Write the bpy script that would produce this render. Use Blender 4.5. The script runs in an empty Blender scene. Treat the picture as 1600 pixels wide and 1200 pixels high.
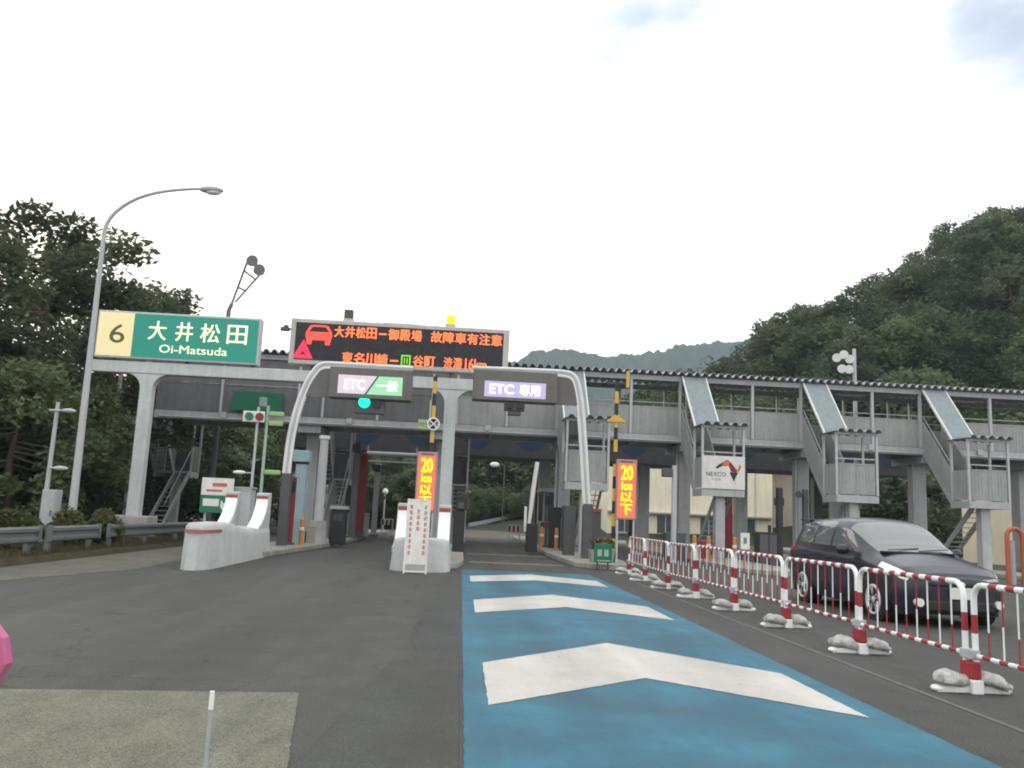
import bpy, bmesh, math, random
from mathutils import Vector, Matrix, noise
R = math.radians
S = bpy.context.scene
COL = S.collection
random.seed(7)

# ------------------------------------------------------------------ camera
F = 1330.0                       # focal length in photo pixels (1600 wide)
CAMZ = 1.35
HS = 0.045                       # slope of the horizon in the picture (camera roll)
yc = Vector((720-800, 600-802, F)).normalized()
zc = Vector((1, -HS, 0)).cross(yc)
zc = -zc.normalized() if zc.y > 0 else zc.normalized()
if zc.y < 0: zc = -zc
xc = yc.cross(zc).normalized()
if xc.x < 0: xc = -xc
right = Vector((xc.x, yc.x, zc.x)); up = Vector((xc.y, yc.y, zc.y)); fwd = Vector((xc.z, yc.z, zc.z))
CAM = Vector((0, 0, CAMZ))
cd = bpy.data.cameras.new("camera"); cam = bpy.data.objects.new("camera", cd); COL.objects.link(cam)
cam.matrix_world = Matrix(((right.x, up.x, -fwd.x, 0), (right.y, up.y, -fwd.y, 0), (right.z, up.z, -fwd.z, CAMZ), (0, 0, 0, 1)))
cd.sensor_width = 36; cd.lens = F/1600*36; cd.clip_start = 0.05; cd.clip_end = 9000
S.camera = cam
def W(px, py, Y):
    d = right*((px-800)/F) + up*((600-py)/F) + fwd
    return CAM + d*(Y/d.y)
def P(p):
    v = Vector(p)-CAM; z = v.dot(fwd)
    return (800+v.dot(right)/z*F, 600-v.dot(up)/z*F, z)

# ------------------------------------------------------------------ world, sun, exposure
SUN_EL, SUN_AZ = R(14), R(-38)            # low sun, ahead and to the left (behind the trees and cloud)
sund = Vector((math.sin(SUN_AZ)*math.cos(SUN_EL), math.cos(SUN_AZ)*math.cos(SUN_EL), math.sin(SUN_EL)))
w = bpy.data.worlds.new("World"); S.world = w; w.use_nodes = True
nt = w.node_tree; N = nt.nodes; L = nt.links; N.clear()
out = N.new('ShaderNodeOutputWorld')
sky = N.new('ShaderNodeTexSky'); sky.sky_type = 'NISHITA'; sky.sun_disc = False
sky.sun_elevation = SUN_EL; sky.sun_rotation = SUN_AZ
bg1 = N.new('ShaderNodeBackground'); bg1.inputs[1].default_value = 0.15; 
skm = N.new('ShaderNodeMix'); skm.data_type = 'RGBA'; skm.blend_type = 'MULTIPLY'; skm.inputs[0].default_value = 1; skm.inputs[7].default_value = (0.8, 1.05, 1.35, 1); L.new(sky.outputs[0], skm.inputs[6]); L.new(skm.outputs[2], bg1.inputs[0])
tc = N.new('ShaderNodeTexCoord')
bg2 = N.new('ShaderNodeBackground'); bg2.inputs[1].default_value = 1.60
def vdot(vec):
    n = N.new('ShaderNodeVectorMath'); n.operation = 'DOT_PRODUCT'; L.new(tc.outputs['Generated'], n.inputs[0]); n.inputs[1].default_value = vec
    return n.outputs['Value']
def mrange(s, a, b, c, d):
    n = N.new('ShaderNodeMapRange'); n.interpolation_type = 'SMOOTHSTEP'; L.new(s, n.inputs[0])
    for k, v in enumerate((a, b, c, d)): n.inputs[k+1].default_value = v
    return n.outputs[0]
def math2(op, a, b):
    n = N.new('ShaderNodeMath'); n.operation = op
    for k, x in enumerate((a, b)):
        if isinstance(x, (int, float)): n.inputs[k].default_value = x
        else: L.new(x, n.inputs[k])
    return n.outputs[0]
nz = N.new('ShaderNodeTexNoise'); nz.inputs['Scale'].default_value = 5; nz.inputs['Detail'].default_value = 5
mp = N.new('ShaderNodeMapping'); mp.inputs['Scale'].default_value = (1, 1, 2.2); L.new(tc.outputs['Generated'], mp.inputs[0]); L.new(mp.outputs[0], nz.inputs['Vector'])
gap = None                                 # thin openings in the cloud, up and to the right
for px, py, wd in ((1010, 92, 5.5), (1085, 84, 5.8), (1610, 0, 7.0), (930, 50, 5.0), (700, 0, 5.0)):
    d = (right*((px-800)/F)+up*((600-py)/F)+fwd).normalized()
    s = mrange(vdot(d), math.cos(R(wd)), 1.0, 0, 0.9 if wd > 5.2 else 0.5)
    gap = s if gap is None else math2('MAXIMUM', gap, s)
gapn = math2('MULTIPLY', gap, mrange(nz.outputs['Fac'], 0.36, 0.62, 0.25, 1.0))
fac = math2('SUBTRACT', 0.97, math2('MULTIPLY', gapn, 0.72))
warm = mrange(vdot(Vector((math.sin(R(-34)), math.cos(R(-34)), 0.10)).normalized()), 0.86, 1.0, 0, 1)
cm = N.new('ShaderNodeMix'); cm.data_type = 'RGBA'; L.new(warm, cm.inputs[0]); cm.inputs[6].default_value = (1, 1, 1.0, 1); cm.inputs[7].default_value = (1.12, 1.02, 0.86, 1)
L.new(cm.outputs[2], bg2.inputs[0])
mx = N.new('ShaderNodeMixShader'); L.new(fac, mx.inputs[0]); L.new(bg1.outputs[0], mx.inputs[1]); L.new(bg2.outputs[0], mx.inputs[2]); L.new(mx.outputs[0], out.inputs[0])
sl = bpy.data.lights.new("sun", 'SUN'); sl.energy = 0.6; sl.angle = R(16); sl.color = (1, 0.90, 0.76)
so = bpy.data.objects.new("sun", sl); COL.objects.link(so); so.rotation_euler = (-sund).to_track_quat('-Z', 'Y').to_euler()
S.view_settings.view_transform = 'Standard'; S.view_settings.look = 'None'; S.view_settings.exposure = 0.0; S.view_settings.gamma = 1
S.cycles.max_bounces = 6; S.cycles.diffuse_bounces = 4; S.cycles.glossy_bounces = 3; S.cycles.transmission_bounces = 4; S.cycles.volume_bounces = 3; S.cycles.transparent_max_bounces = 8
S.cycles.use_denoising = True; S.cycles.filter_width = 1.9

# ------------------------------------------------------------------ materials
M = {}
def mat(name, col, rough=0.6, metal=0.0, var=0.15, scale=3.0, emit=None, es=0.0, bump=0.0, spec=0.4, col2=None, stretch=None, grit=0.0):
    m = bpy.data.materials.new(name); m.use_nodes = True; n = m.node_tree.nodes; l = m.node_tree.links
    b = n['Principled BSDF']; b.inputs['Roughness'].default_value = rough; b.inputs['Metallic'].default_value = metal
    b.inputs['Specular IOR Level'].default_value = spec
    t = n.new('ShaderNodeTexCoord'); vec = t.outputs['Object']
    if stretch:
        mpp = n.new('ShaderNodeMapping'); mpp.inputs['Scale'].default_value = stretch; l.new(vec, mpp.inputs[0]); vec = mpp.outputs[0]
    z = n.new('ShaderNodeTexNoise'); z.inputs['Scale'].default_value = scale; z.inputs['Detail'].default_value = 8; z.inputs['Roughness'].default_value = 0.65; l.new(vec, z.inputs['Vector'])
    r = n.new('ShaderNodeMapRange'); r.inputs[1].default_value = 0.3; r.inputs[2].default_value = 0.7; l.new(z.outputs['Fac'], r.inputs[0])
    c = n.new('ShaderNodeMix'); c.data_type = 'RGBA'; l.new(r.outputs[0], c.inputs[0])
    a = col2 if col2 else tuple(x*(1-var) for x in col[:3])
    c.inputs[6].default_value = (*a, 1); c.inputs[7].default_value = (*[min(1, x*(1+(0 if col2 else var))) for x in col[:3]], 1)
    cout = c.outputs[2]
    if grit:
        z2 = n.new('ShaderNodeTexNoise'); z2.inputs['Scale'].default_value = 90; z2.inputs['Detail'].default_value = 4; l.new(t.outputs['Object'], z2.inputs['Vector'])
        r2 = n.new('ShaderNodeMapRange'); r2.inputs[1].default_value = 0.35; r2.inputs[2].default_value = 0.65; r2.inputs[3].default_value = 1-grit; r2.inputs[4].default_value = 1+grit; l.new(z2.outputs['Fac'], r2.inputs[0])
        c2 = n.new('ShaderNodeMix'); c2.data_type = 'RGBA'; c2.blend_type = 'MULTIPLY'; c2.inputs[0].default_value = 1; l.new(cout, c2.inputs[6]); l.new(r2.outputs[0], c2.inputs[7]); cout = c2.outputs[2]
        if bump:
            bp = n.new('ShaderNodeBump'); bp.inputs['Strength'].default_value = bump; bp.inputs['Distance'].default_value = 0.01; l.new(z2.outputs['Fac'], bp.inputs['Height']); l.new(bp.outputs[0], b.inputs['Normal'])
    l.new(cout, b.inputs['Base Color'])
    if emit: b.inputs['Emission Color'].default_value = (*emit, 1); b.inputs['Emission Strength'].default_value = es
    M[name] = m; return m
mat('asphalt', (0.075, 0.076, 0.069), 0.85, var=0.16, scale=0.5, grit=0.45, bump=0.5, stretch=(1, 0.35, 1), spec=0.3)
mat('concrete_road', (0.125, 0.122, 0.100), 0.9, var=0.18, scale=1.2, grit=0.3, bump=0.4, spec=0.2)
mat('tan_patch', (0.165, 0.165, 0.130), 0.9, var=0.22, scale=3.5, grit=0.38, bump=0.6, stretch=(1, 0.5, 1), spec=0.2)
mat('ground', (0.028, 0.038, 0.02), 0.95, var=0.3, scale=0.3)
mat('verge', (0.060, 0.052, 0.034), 0.95, var=0.3, scale=2, grit=0.3, bump=0.5, spec=0.1)
mat('blue_paint', (0.032, 0.135, 0.205), 0.7, var=0.22, scale=0.9, grit=0.10, stretch=(1, 0.4, 1), bump=0.3)
mat('white_paint', (0.52, 0.50, 0.455), 0.7, var=0.10, scale=1.4, grit=0.08, bump=0.3)
mat('worn_line', (0.30, 0.24, 0.16), 0.8, var=0.3, scale=3, grit=0.3)
mat('kerb', (0.30, 0.29, 0.25), 0.85, var=0.25, scale=2, grit=0.15)
mat('concrete', (0.40, 0.40, 0.37), 0.85, var=0.15, scale=1.5, grit=0.1)
mat('barrier', (0.47, 0.49, 0.48), 0.75, var=0.12, scale=1.6, grit=0.06)
mat('horn_white', (0.85, 0.86, 0.85), 0.5, var=0.04)
mat('red_band', (0.33, 0.07, 0.05), 0.55, var=0.1)
mat('galv', (0.41, 0.425, 0.43), 0.5, var=0.10, scale=2, metal=0.0)
mat('galv_light', (0.47, 0.48, 0.49), 0.5, var=0.08, scale=2)
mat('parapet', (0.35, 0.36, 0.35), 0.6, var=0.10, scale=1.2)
mat('parapet_shaded', (0.17, 0.172, 0.18), 0.6, var=0.10, scale=1.2)  # darker copy of the parapet grey: shading of the left half put into its colour
mat('rail_grey', (0.13, 0.14, 0.145), 0.5, var=0.12)
mat('mid_grey', (0.14, 0.145, 0.15), 0.5, var=0.1)
mat('faint_line', (0.125, 0.125, 0.115), 0.8, var=0.25, scale=6, grit=0.2)
mat('dark_patch', (0.059, 0.061, 0.057), 0.85, var=0.15, scale=0.8, grit=0.28, bump=0.5)
mat('stair_grey', (0.37, 0.385, 0.39), 0.6, var=0.10, scale=1.5)
mat('roof_metal', (0.33, 0.35, 0.36), 0.45, var=0.12, scale=1.5)
mat('canopy_sheet', (0.23, 0.27, 0.285), 0.45, var=0.08, scale=2)
mat('dark_steel', (0.09, 0.09, 0.095), 0.6, var=0.15)
mat('black', (0.025, 0.026, 0.028), 0.5, var=0.15)
mat('dark_panel', (0.15, 0.145, 0.135), 0.6, var=0.08)
mat('gantry', (0.55, 0.59, 0.575), 0.55, var=0.07, scale=1.5)
mat('tube_white', (0.74, 0.75, 0.73), 0.35, var=0.05)
mat('girder', (0.085, 0.085, 0.09), 0.7, var=0.12)
mat('girder_blue', (0.035, 0.06, 0.105), 0.7, var=0.12)
mat('sign_green', (0.015, 0.22, 0.16), 0.45, var=0.05, emit=(0.018, 0.23, 0.17), es=0.5)
mat('plain_green', (0.015, 0.16, 0.095), 0.5, var=0.08)
mat('sign_cream', (0.55, 0.50, 0.30), 0.5, var=0.02, emit=(1.0, 0.82, 0.40), es=0.52)
mat('letter_cream', (0.85, 0.82, 0.6), 0.5, var=0.02, emit=(1.0, 0.93, 0.62), es=0.55)
mat('letter_olive', (0.12, 0.14, 0.05), 0.5)
mat('frame_silver', (0.56, 0.57, 0.56), 0.45, var=0.06)
mat('vms_frame', (0.52, 0.50, 0.46), 0.5, var=0.06)
mat('vms_face', (0.028, 0.028, 0.034), 0.6, var=0.3, scale=6)
mat('led_orange', (0.5, 0.1, 0.03), 0.5, emit=(1.0, 0.20, 0.055), es=1.35)
mat('led_red', (0.5, 0.05, 0.04), 0.5, emit=(1.0, 0.085, 0.05), es=1.1)
mat('led_pinkred', (0.5, 0.02, 0.05), 0.5, emit=(1.0, 0.035, 0.09), es=1.0)
mat('led_green', (0.1, 0.4, 0.02), 0.5, emit=(0.25, 0.62, 0.03), es=0.9)
mat('led_yellow', (0.8, 0.7, 0.0), 0.5, emit=(1.0, 0.80, 0.0), es=1.3)
mat('led_redfield', (0.5, 0.08, 0.05), 0.5, emit=(0.95, 0.17, 0.09), es=0.85)
mat('led_edge', (0.45, 0.25, 0.25), 0.5, var=0.08)
mat('beacon_on', (0.8, 0.8, 0), 0.4, emit=(1.0, 0.92, 0.0), es=1.3)
mat('beacon_off', (0.10, 0.08, 0.05), 0.5)
mat('panel_pink', (0.5, 0.42, 0.48), 0.4, var=0.02, emit=(0.98, 0.80, 0.92), es=0.42)
mat('panel_green', (0.28, 0.5, 0.32), 0.4, var=0.02, emit=(0.42, 0.92, 0.50), es=0.45)
mat('panel_lilac', (0.42, 0.38, 0.6), 0.4, var=0.02, emit=(0.60, 0.50, 0.86), es=0.42)
mat('glow_white', (0.9, 0.9, 0.9), 0.4, var=0.0, emit=(1, 0.97, 1), es=1.2)
mat('signal_green', (0.0, 0.6, 0.5), 0.4, emit=(0.0, 1.0, 0.62), es=1.3)
mat('lime', (0.27, 0.48, 0.17), 0.5, var=0.1)
mat('pale_green', (0.33, 0.45, 0.36), 0.5, var=0.08)
mat('sky_blue', (0.30, 0.42, 0.46), 0.6, var=0.12, scale=2)
mat('yellow', (0.65, 0.42, 0.06), 0.55, var=0.1)
mat('orange', (0.50, 0.23, 0.05), 0.55, var=0.12)
mat('hoop_orange', (0.42, 0.10, 0.04), 0.55, var=0.12)
mat('red_pillar', (0.22, 0.028, 0.03), 0.6, var=0.12)
mat('fence_white', (0.80, 0.82, 0.80), 0.45, var=0.05, scale=6)
mat('fence_red', (0.34, 0.028, 0.034), 0.5, var=0.12, scale=6)
mat('sandbag', (0.45, 0.45, 0.42), 0.9, var=0.25, scale=14, grit=0.2, bump=0.6, spec=0.1)
mat('board_white', (0.72, 0.71, 0.67), 0.6, var=0.05)
mat('board_text_red', (0.50, 0.13, 0.11), 0.6, var=0.1)
mat('cream_wall', (0.80, 0.74, 0.56), 0.8, var=0.08, scale=0.6)
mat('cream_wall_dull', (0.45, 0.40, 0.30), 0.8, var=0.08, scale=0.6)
mat('window', (0.06, 0.08, 0.08), 0.15, var=0.2)
mat('car_paint', (0.026, 0.029, 0.042), 0.22, var=0.06, metal=0.25, spec=0.6)
mat('car_glass', (0.10, 0.115, 0.115), 0.04, var=0.05, spec=1.0)
M['car_glass'].node_tree.nodes['Principled BSDF'].inputs['IOR'].default_value = 1.75
mat('car_trim', (0.018, 0.018, 0.020), 0.5)
mat('rubber', (0.02, 0.02, 0.02), 0.85)
mat('alloy', (0.62, 0.63, 0.63), 0.35, var=0.05, metal=0.2)
mat('lens', (0.78, 0.80, 0.78), 0.12, var=0.05, spec=0.8)
mat('tail_red', (0.45, 0.02, 0.03), 0.2, var=0.05)
mat('bark', (0.07, 0.055, 0.04), 0.9, var=0.3, scale=4)
mat('mark_orange', (0.62, 0.16, 0.08), 0.6); mat('mark_black', (0.035, 0.03, 0.035), 0.6); mat('mark_grey', (0.2, 0.2, 0.2), 0.6)
mat('pink', (0.55, 0.13, 0.26), 0.45, var=0.06)
def insert(name, build):
    m = M[name]; n = m.node_tree.nodes; l = m.node_tree.links; b = n['Principled BSDF']; src = b.inputs['Base Color'].links[0].from_socket
    l.new(build(n, l, src), b.inputs['Base Color'])
def nodes_noise(n, l, scale, stretch, detail=8, rough=0.65):
    t = n.new('ShaderNodeTexCoord'); mp_ = n.new('ShaderNodeMapping'); mp_.inputs['Scale'].default_value = stretch; l.new(t.outputs['Object'], mp_.inputs[0])
    z = n.new('ShaderNodeTexNoise'); z.inputs['Scale'].default_value = scale; z.inputs['Detail'].default_value = detail; z.inputs['Roughness'].default_value = rough; l.new(mp_.outputs[0], z.inputs['Vector']); return z.outputs['Fac']
def nodes_range(n, l, s_, a, b_, c, d):
    r = n.new('ShaderNodeMapRange'); l.new(s_, r.inputs[0])
    for k, v in enumerate((a, b_, c, d)): r.inputs[k+1].default_value = v
    return r.outputs[0]
def nodes_mul(n, l, col, fac):
    c = n.new('ShaderNodeMix'); c.data_type = 'RGBA'; c.blend_type = 'MULTIPLY'; c.inputs[0].default_value = 1; l.new(col, c.inputs[6]); l.new(fac, c.inputs[7]); return c.outputs[2]
def wheel_paths(n, l, centre, half):
    t = n.new('ShaderNodeTexCoord'); sx = n.new('ShaderNodeSeparateXYZ'); l.new(t.outputs['Object'], sx.inputs[0])
    def m(op, a, b_):
        q = n.new('ShaderNodeMath'); q.operation = op
        l.new(a, q.inputs[0]); q.inputs[1].default_value = b_; return q.outputs[0]
    return nodes_range(n, l, m('ABSOLUTE', m('SUBTRACT', m('ABSOLUTE', m('SUBTRACT', sx.outputs[0], centre), 0), half), 0), 0.05, 0.42, 1, 0)
def paint_wear(name, thr, base=(0.075, 0.078, 0.074)):
    def f(n, l, src):
        z = nodes_noise(n, l, 7, (1, 0.35, 1), 12, 0.8); wp = wheel_paths(n, l, 1.68, 0.74)
        a = n.new('ShaderNodeMath'); a.operation = 'MULTIPLY_ADD'; l.new(wp, a.inputs[0]); a.inputs[1].default_value = 0.055; l.new(z, a.inputs[2])
        fac = nodes_range(n, l, a.outputs[0], thr, thr+0.06, 0, 0.85)
        c = n.new('ShaderNodeMix'); c.data_type = 'RGBA'; l.new(fac, c.inputs[0]); l.new(src, c.inputs[6]); c.inputs[7].default_value = (*base, 1)
        g = nodes_range(n, l, nodes_noise(n, l, 1.6, (1, 0.12, 1), 8), 0.35, 0.7, 1.08, 0.84)
        return nodes_mul(n, l, nodes_mul(n, l, c.outputs[2], g), nodes_range(n, l, wp, 0, 1, 1.02, 0.90))
    insert(name, f)
def blue_mottle(n, l, src):
    z = nodes_noise(n, l, 1.1, (1.6, 0.8, 1), 9, 0.7); c = n.new('ShaderNodeMix'); c.data_type = 'RGBA'; l.new(nodes_range(n, l, z, 0.42, 0.66, 0, 0.75), c.inputs[0]); l.new(src, c.inputs[6]); c.inputs[7].default_value = (0.04, 0.20, 0.27, 1)
    z2 = nodes_noise(n, l, 0.8, (0.7, 1.1, 1), 7, 0.6); c2 = n.new('ShaderNodeMix'); c2.data_type = 'RGBA'; l.new(nodes_range(n, l, z2, 0.42, 0.62, 0, 0.7), c2.inputs[0]); l.new(c.outputs[2], c2.inputs[6]); c2.inputs[7].default_value = (0.034, 0.095, 0.135, 1); return c2.outputs[2]
insert('blue_paint', blue_mottle)
paint_wear('white_paint', 0.645); paint_wear('blue_paint', 0.66)
def asphalt_detail(name):
    def f(n, l, src):
        g = nodes_range(n, l, nodes_noise(n, l, 1.3, (1, 0.05, 1), 7), 0.35, 0.68, 0.86, 1.14)       # long tyre streaks
        h = nodes_range(n, l, nodes_noise(n, l, 2.2, (1, 1, 1), 10, 0.75), 0.36, 0.66, 0.88, 1.12)    # blotches
        k = nodes_range(n, l, nodes_noise(n, l, 3.1, (1, 0.6, 1), 3, 0.5), 0.69, 0.75, 1.0, 0.62)      # oil drips
        t = n.new('ShaderNodeTexCoord'); nzz = n.new('ShaderNodeTexNoise'); nzz.inputs['Scale'].default_value = 1.2; nzz.inputs['Detail'].default_value = 6; l.new(t.outputs['Object'], nzz.inputs['Vector'])
        ad = n.new('ShaderNodeMix'); ad.data_type = 'RGBA'; ad.blend_type = 'ADD'; ad.inputs[0].default_value = 0.9; l.new(t.outputs['Object'], ad.inputs[6]); l.new(nzz.outputs['Color'], ad.inputs[7])
        v = n.new('ShaderNodeTexVoronoi'); v.feature = 'DISTANCE_TO_EDGE'; v.inputs['Scale'].default_value = 0.22; l.new(ad.outputs[2], v.inputs['Vector'])
        cr_k = nodes_range(n, l, v.outputs['Distance'], 0.0012, 0.0035, 0.76, 1.0)
        o = src
        for q in (g, h, k, cr_k): o = nodes_mul(n, l, o, q)
        return o
    insert(name, f)
for q in ('asphalt', 'dark_patch'): asphalt_detail(q)
def rain_streaks(name, lo=0.82):
    def f(n, l, src): return nodes_mul(n, l, nodes_mul(n, l, src, nodes_range(n, l, nodes_noise(n, l, 3.5, (1.6, 1.6, 0.12), 8, 0.7), 0.38, 0.7, 1.06, lo)), nodes_range(n, l, nodes_noise(n, l, 9, (1, 1, 1), 8, 0.75), 0.4, 0.75, 1.03, 0.88))
    insert(name, f)
for q in ('parapet', 'parapet_shaded', 'stair_grey', 'gantry', 'barrier', 'concrete', 'galv', 'cream_wall', 'cream_wall_dull', 'roof_metal', 'canopy_sheet', 'dark_panel', 'girder', 'frame_silver', 'vms_frame', 'fence_white', 'fence_red', 'board_white', 'kerb'): rain_streaks(q, 0.80 if q in ('parapet', 'parapet_shaded', 'concrete', 'kerb') else 0.91 if q in ('barrier', 'cream_wall') else 0.86)
def leafmat(name, c1, c2, sat=1.0):
    m = bpy.data.materials.new(name); m.use_nodes = True; n = m.node_tree.nodes; l = m.node_tree.links
    b = n['Principled BSDF']; b.inputs['Roughness'].default_value = 0.6; b.inputs['Specular IOR Level'].default_value = 0.25
    g = n.new('ShaderNodeNewGeometry'); z = n.new('ShaderNodeTexNoise'); z.inputs['Scale'].default_value = 0.30; z.inputs['Detail'].default_value = 7; l.new(g.outputs['Position'], z.inputs['Vector'])
    oi = n.new('ShaderNodeObjectInfo'); ad = n.new('ShaderNodeMath'); ad.operation = 'ADD'; l.new(z.outputs['Fac'], ad.inputs[0])
    ml = n.new('ShaderNodeMath'); ml.operation = 'MULTIPLY_ADD'; l.new(oi.outputs['Random'], ml.inputs[0]); ml.inputs[1].default_value = 0.5; ml.inputs[2].default_value = -0.25; l.new(ml.outputs[0], ad.inputs[1])
    r = n.new('ShaderNodeMapRange'); r.inputs[1].default_value = 0.25; r.inputs[2].default_value = 0.75; l.new(ad.outputs[0], r.inputs[0])
    c = n.new('ShaderNodeMix'); c.data_type = 'RGBA'; l.new(r.outputs[0], c.inputs[0]); c.inputs[6].default_value = (*c1, 1); c.inputs[7].default_value = (*c2, 1)
    l.new(c.outputs[2], b.inputs['Base Color'])
    tr = n.new('ShaderNodeBsdfTranslucent'); l.new(c.outputs[2], tr.inputs[0]); ms = n.new('ShaderNodeMixShader'); ms.inputs[0].default_value = 0.42
    l.new(b.outputs[0], ms.inputs[1]); l.new(tr.outputs[0], ms.inputs[2]); l.new(ms.outputs[0], n['Material Output'].inputs[0]); M[name] = m
leafmat('leaf_dark', (0.058, 0.080, 0.046), (0.135, 0.165, 0.085))
leafmat('leaf_mid', (0.058, 0.090, 0.050), (0.15, 0.195, 0.090))
leafmat('leaf_bush', (0.07, 0.085, 0.03), (0.15, 0.15, 0.05))
leafmat('leaf_far', (0.03, 0.052, 0.04), (0.05, 0.08, 0.055))
leafmat('dry_grass', (0.06, 0.058, 0.03), (0.12, 0.10, 0.055))

# ------------------------------------------------------------------ mesh builder
class MB:
    def __init__(s): s.v = []; s.f = []; s.m = []; s.sm = []
    def add(s, vs, fs, mi=0, sm=False):
        o = len(s.v); s.v += [tuple(p) for p in vs]
        for f in fs: s.f.append(tuple(o+i for i in f)); s.m.append(mi); s.sm.append(sm)
        return s
    def box(s, x0, x1, y0, y1, z0, z1, mi=0):
        return s.add([(x0,y0,z0),(x1,y0,z0),(x1,y1,z0),(x0,y1,z0),(x0,y0,z1),(x1,y0,z1),(x1,y1,z1),(x0,y1,z1)],
                     [(0,3,2,1),(4,5,6,7),(0,1,5,4),(1,2,6,5),(2,3,7,6),(3,0,4,7)], mi)
    def tube(s, pts, r, n=10, mi=0, caps=True, closed=False):
        pts = [Vector(p) for p in pts]; rs = r if isinstance(r, (list, tuple)) else [r]*len(pts)
        rings = []; prev = None; K = len(pts)
        for i, p in enumerate(pts):
            if closed: t = pts[(i+1) % K]-pts[i-1]
            else: t = (pts[min(i+1, K-1)]-pts[max(i-1, 0)])
            t.normalize()
            if prev is None:
                a = Vector((0, 0, 1)) if abs(t.z) < 0.9 else Vector((1, 0, 0))
                u = t.cross(a).normalized()
            else: u = (prev-t*prev.dot(t)).normalized()
            prev = u; vv = t.cross(u)
            rings.append([p+(u*math.cos(2*math.pi*k/n)+vv*math.sin(2*math.pi*k/n))*rs[i] for k in range(n)])
        vs = [q for ring in rings for q in ring]; fs = []
        for i in range(K if closed else K-1):
            j = (i+1) % K
            for k in range(n): fs.append((i*n+k, i*n+(k+1) % n, j*n+(k+1) % n, j*n+k))
        s.add(vs, fs, mi, True)
        if caps and not closed:
            s.add(rings[0], [tuple(range(n-1, -1, -1))], mi); s.add(rings[-1], [tuple(range(n))], mi)
        return s
    def stripe(s, pts, r, mis, n=12):
        k0 = len(s.f); s.tube(pts, r, n)
        for i, q in enumerate(mis):
            for k in range(n): s.m[k0+i*n+k] = q
        return s
    def cyl(s, p0, p1, r0, r1=None, n=14, mi=0): return s.tube([p0, p1], [r0, r0 if r1 is None else r1], n, mi)
    def prism(s, poly, axis, a, b, mi=0):
        """extrude a 2-D polygon along axis ('x': poly=(y,z), 'y': poly=(x,z), 'z': poly=(x,y))"""
        def q(p, t): return {'x': (t, p[0], p[1]), 'y': (p[0], t, p[1]), 'z': (p[0], p[1], t)}[axis]
        n = len(poly); vs = [q(p, a) for p in poly]+[q(p, b) for p in poly]
        fs = [tuple(range(n)), tuple(range(2*n-1, n-1, -1))]+[(i, i+n, (i+1) % n+n, (i+1) % n) for i in range(n)]
        return s.add(vs, fs, mi)
    def sphere(s, c, r, nu=14, nv=9, mi=0, sc=(1, 1, 1)):
        vs = []; fs = []
        for i in range(nv+1):
            a = math.pi*i/nv
            for k in range(nu):
                b = 2*math.pi*k/nu; vs.append((c[0]+r*sc[0]*math.sin(a)*math.cos(b), c[1]+r*sc[1]*math.sin(a)*math.sin(b), c[2]+r*sc[2]*math.cos(a)))
        for i in range(nv):
            for k in range(nu): fs.append((i*nu+k, (i+1)*nu+k, (i+1)*nu+(k+1) % nu, i*nu+(k+1) % nu))
        return s.add(vs, fs, mi, True)
    def build(s, name, mats, parent=None, org=None, bevel=0.0, fix=True):
        me = bpy.data.meshes.new(name)
        o0 = Vector(org) if org is not None else (parent_world(parent) if parent else Vector((0, 0, 0)))
        me.from_pydata([tuple(Vector(p)-o0) for p in s.v], [], s.f)
        if not isinstance(mats, (list, tuple)): mats = [mats]
        for x in mats: me.materials.append(M[x])
        me.polygons.foreach_set('material_index', s.m); me.polygons.foreach_set('use_smooth', s.sm)
        if fix:
            bm = bmesh.new(); bm.from_mesh(me); bmesh.ops.recalc_face_normals(bm, faces=bm.faces); bm.to_mesh(me); bm.free()
        me.update()
        o = bpy.data.objects.new(name, me); COL.objects.link(o)
        if parent: o.parent = parent
        else: o.location = o0
        if bevel:
            b = o.modifiers.new('bevel', 'BEVEL'); b.width = bevel; b.segments = 2; b.limit_method = 'ANGLE'; b.angle_limit = R(40)
        return o
def parent_world(p):
    v = Vector((0, 0, 0))
    while p: v = v+p.location; p = p.parent
    return v
def tag(o, label, cat, group=None):
    o['label'] = label; o['category'] = cat
    if group: o['group'] = group
    return o
def thing(name, label, cat, loc, group=None):
    o = bpy.data.objects.new(name, None); COL.objects.link(o); o.location = loc; o.empty_display_size = 0.2
    return tag(o, label, cat, group)
def structure(o): o['kind'] = 'structure'; return o
def copy_tree(o, parent=None):
    c = o.copy(); COL.objects.link(c)
    if parent: c.parent = parent
    for ch in [x for x in o.children]: copy_tree(ch, c)
    return c
def sheet(name, poly, z, m, rag=0.0):
    if rag:
        out_ = []; rr = random.Random(len(poly)+int(abs(poly[0][1])*10))
        for (xa, ya), (xb, yb) in zip(poly, poly[1:]+poly[:1]):
            n_ = max(1, int(math.hypot(xb-xa, yb-ya)/0.07))
            for i in range(n_):
                u = i/n_; j = 0 if i == 0 else 1; out_.append((xa+(xb-xa)*u+j*rr.gauss(0, rag), ya+(yb-ya)*u+j*rr.gauss(0, rag)))
        poly = out_
    b = MB(); b.add([(x, y, z) for x, y in poly], [tuple(range(len(poly)))]); o = b.build(name, m)
    if o.data.polygons[0].normal.z < 0: o.data.flip_normals()
    return structure(o)
DG = bpy.context.evaluated_depsgraph_get()
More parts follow.
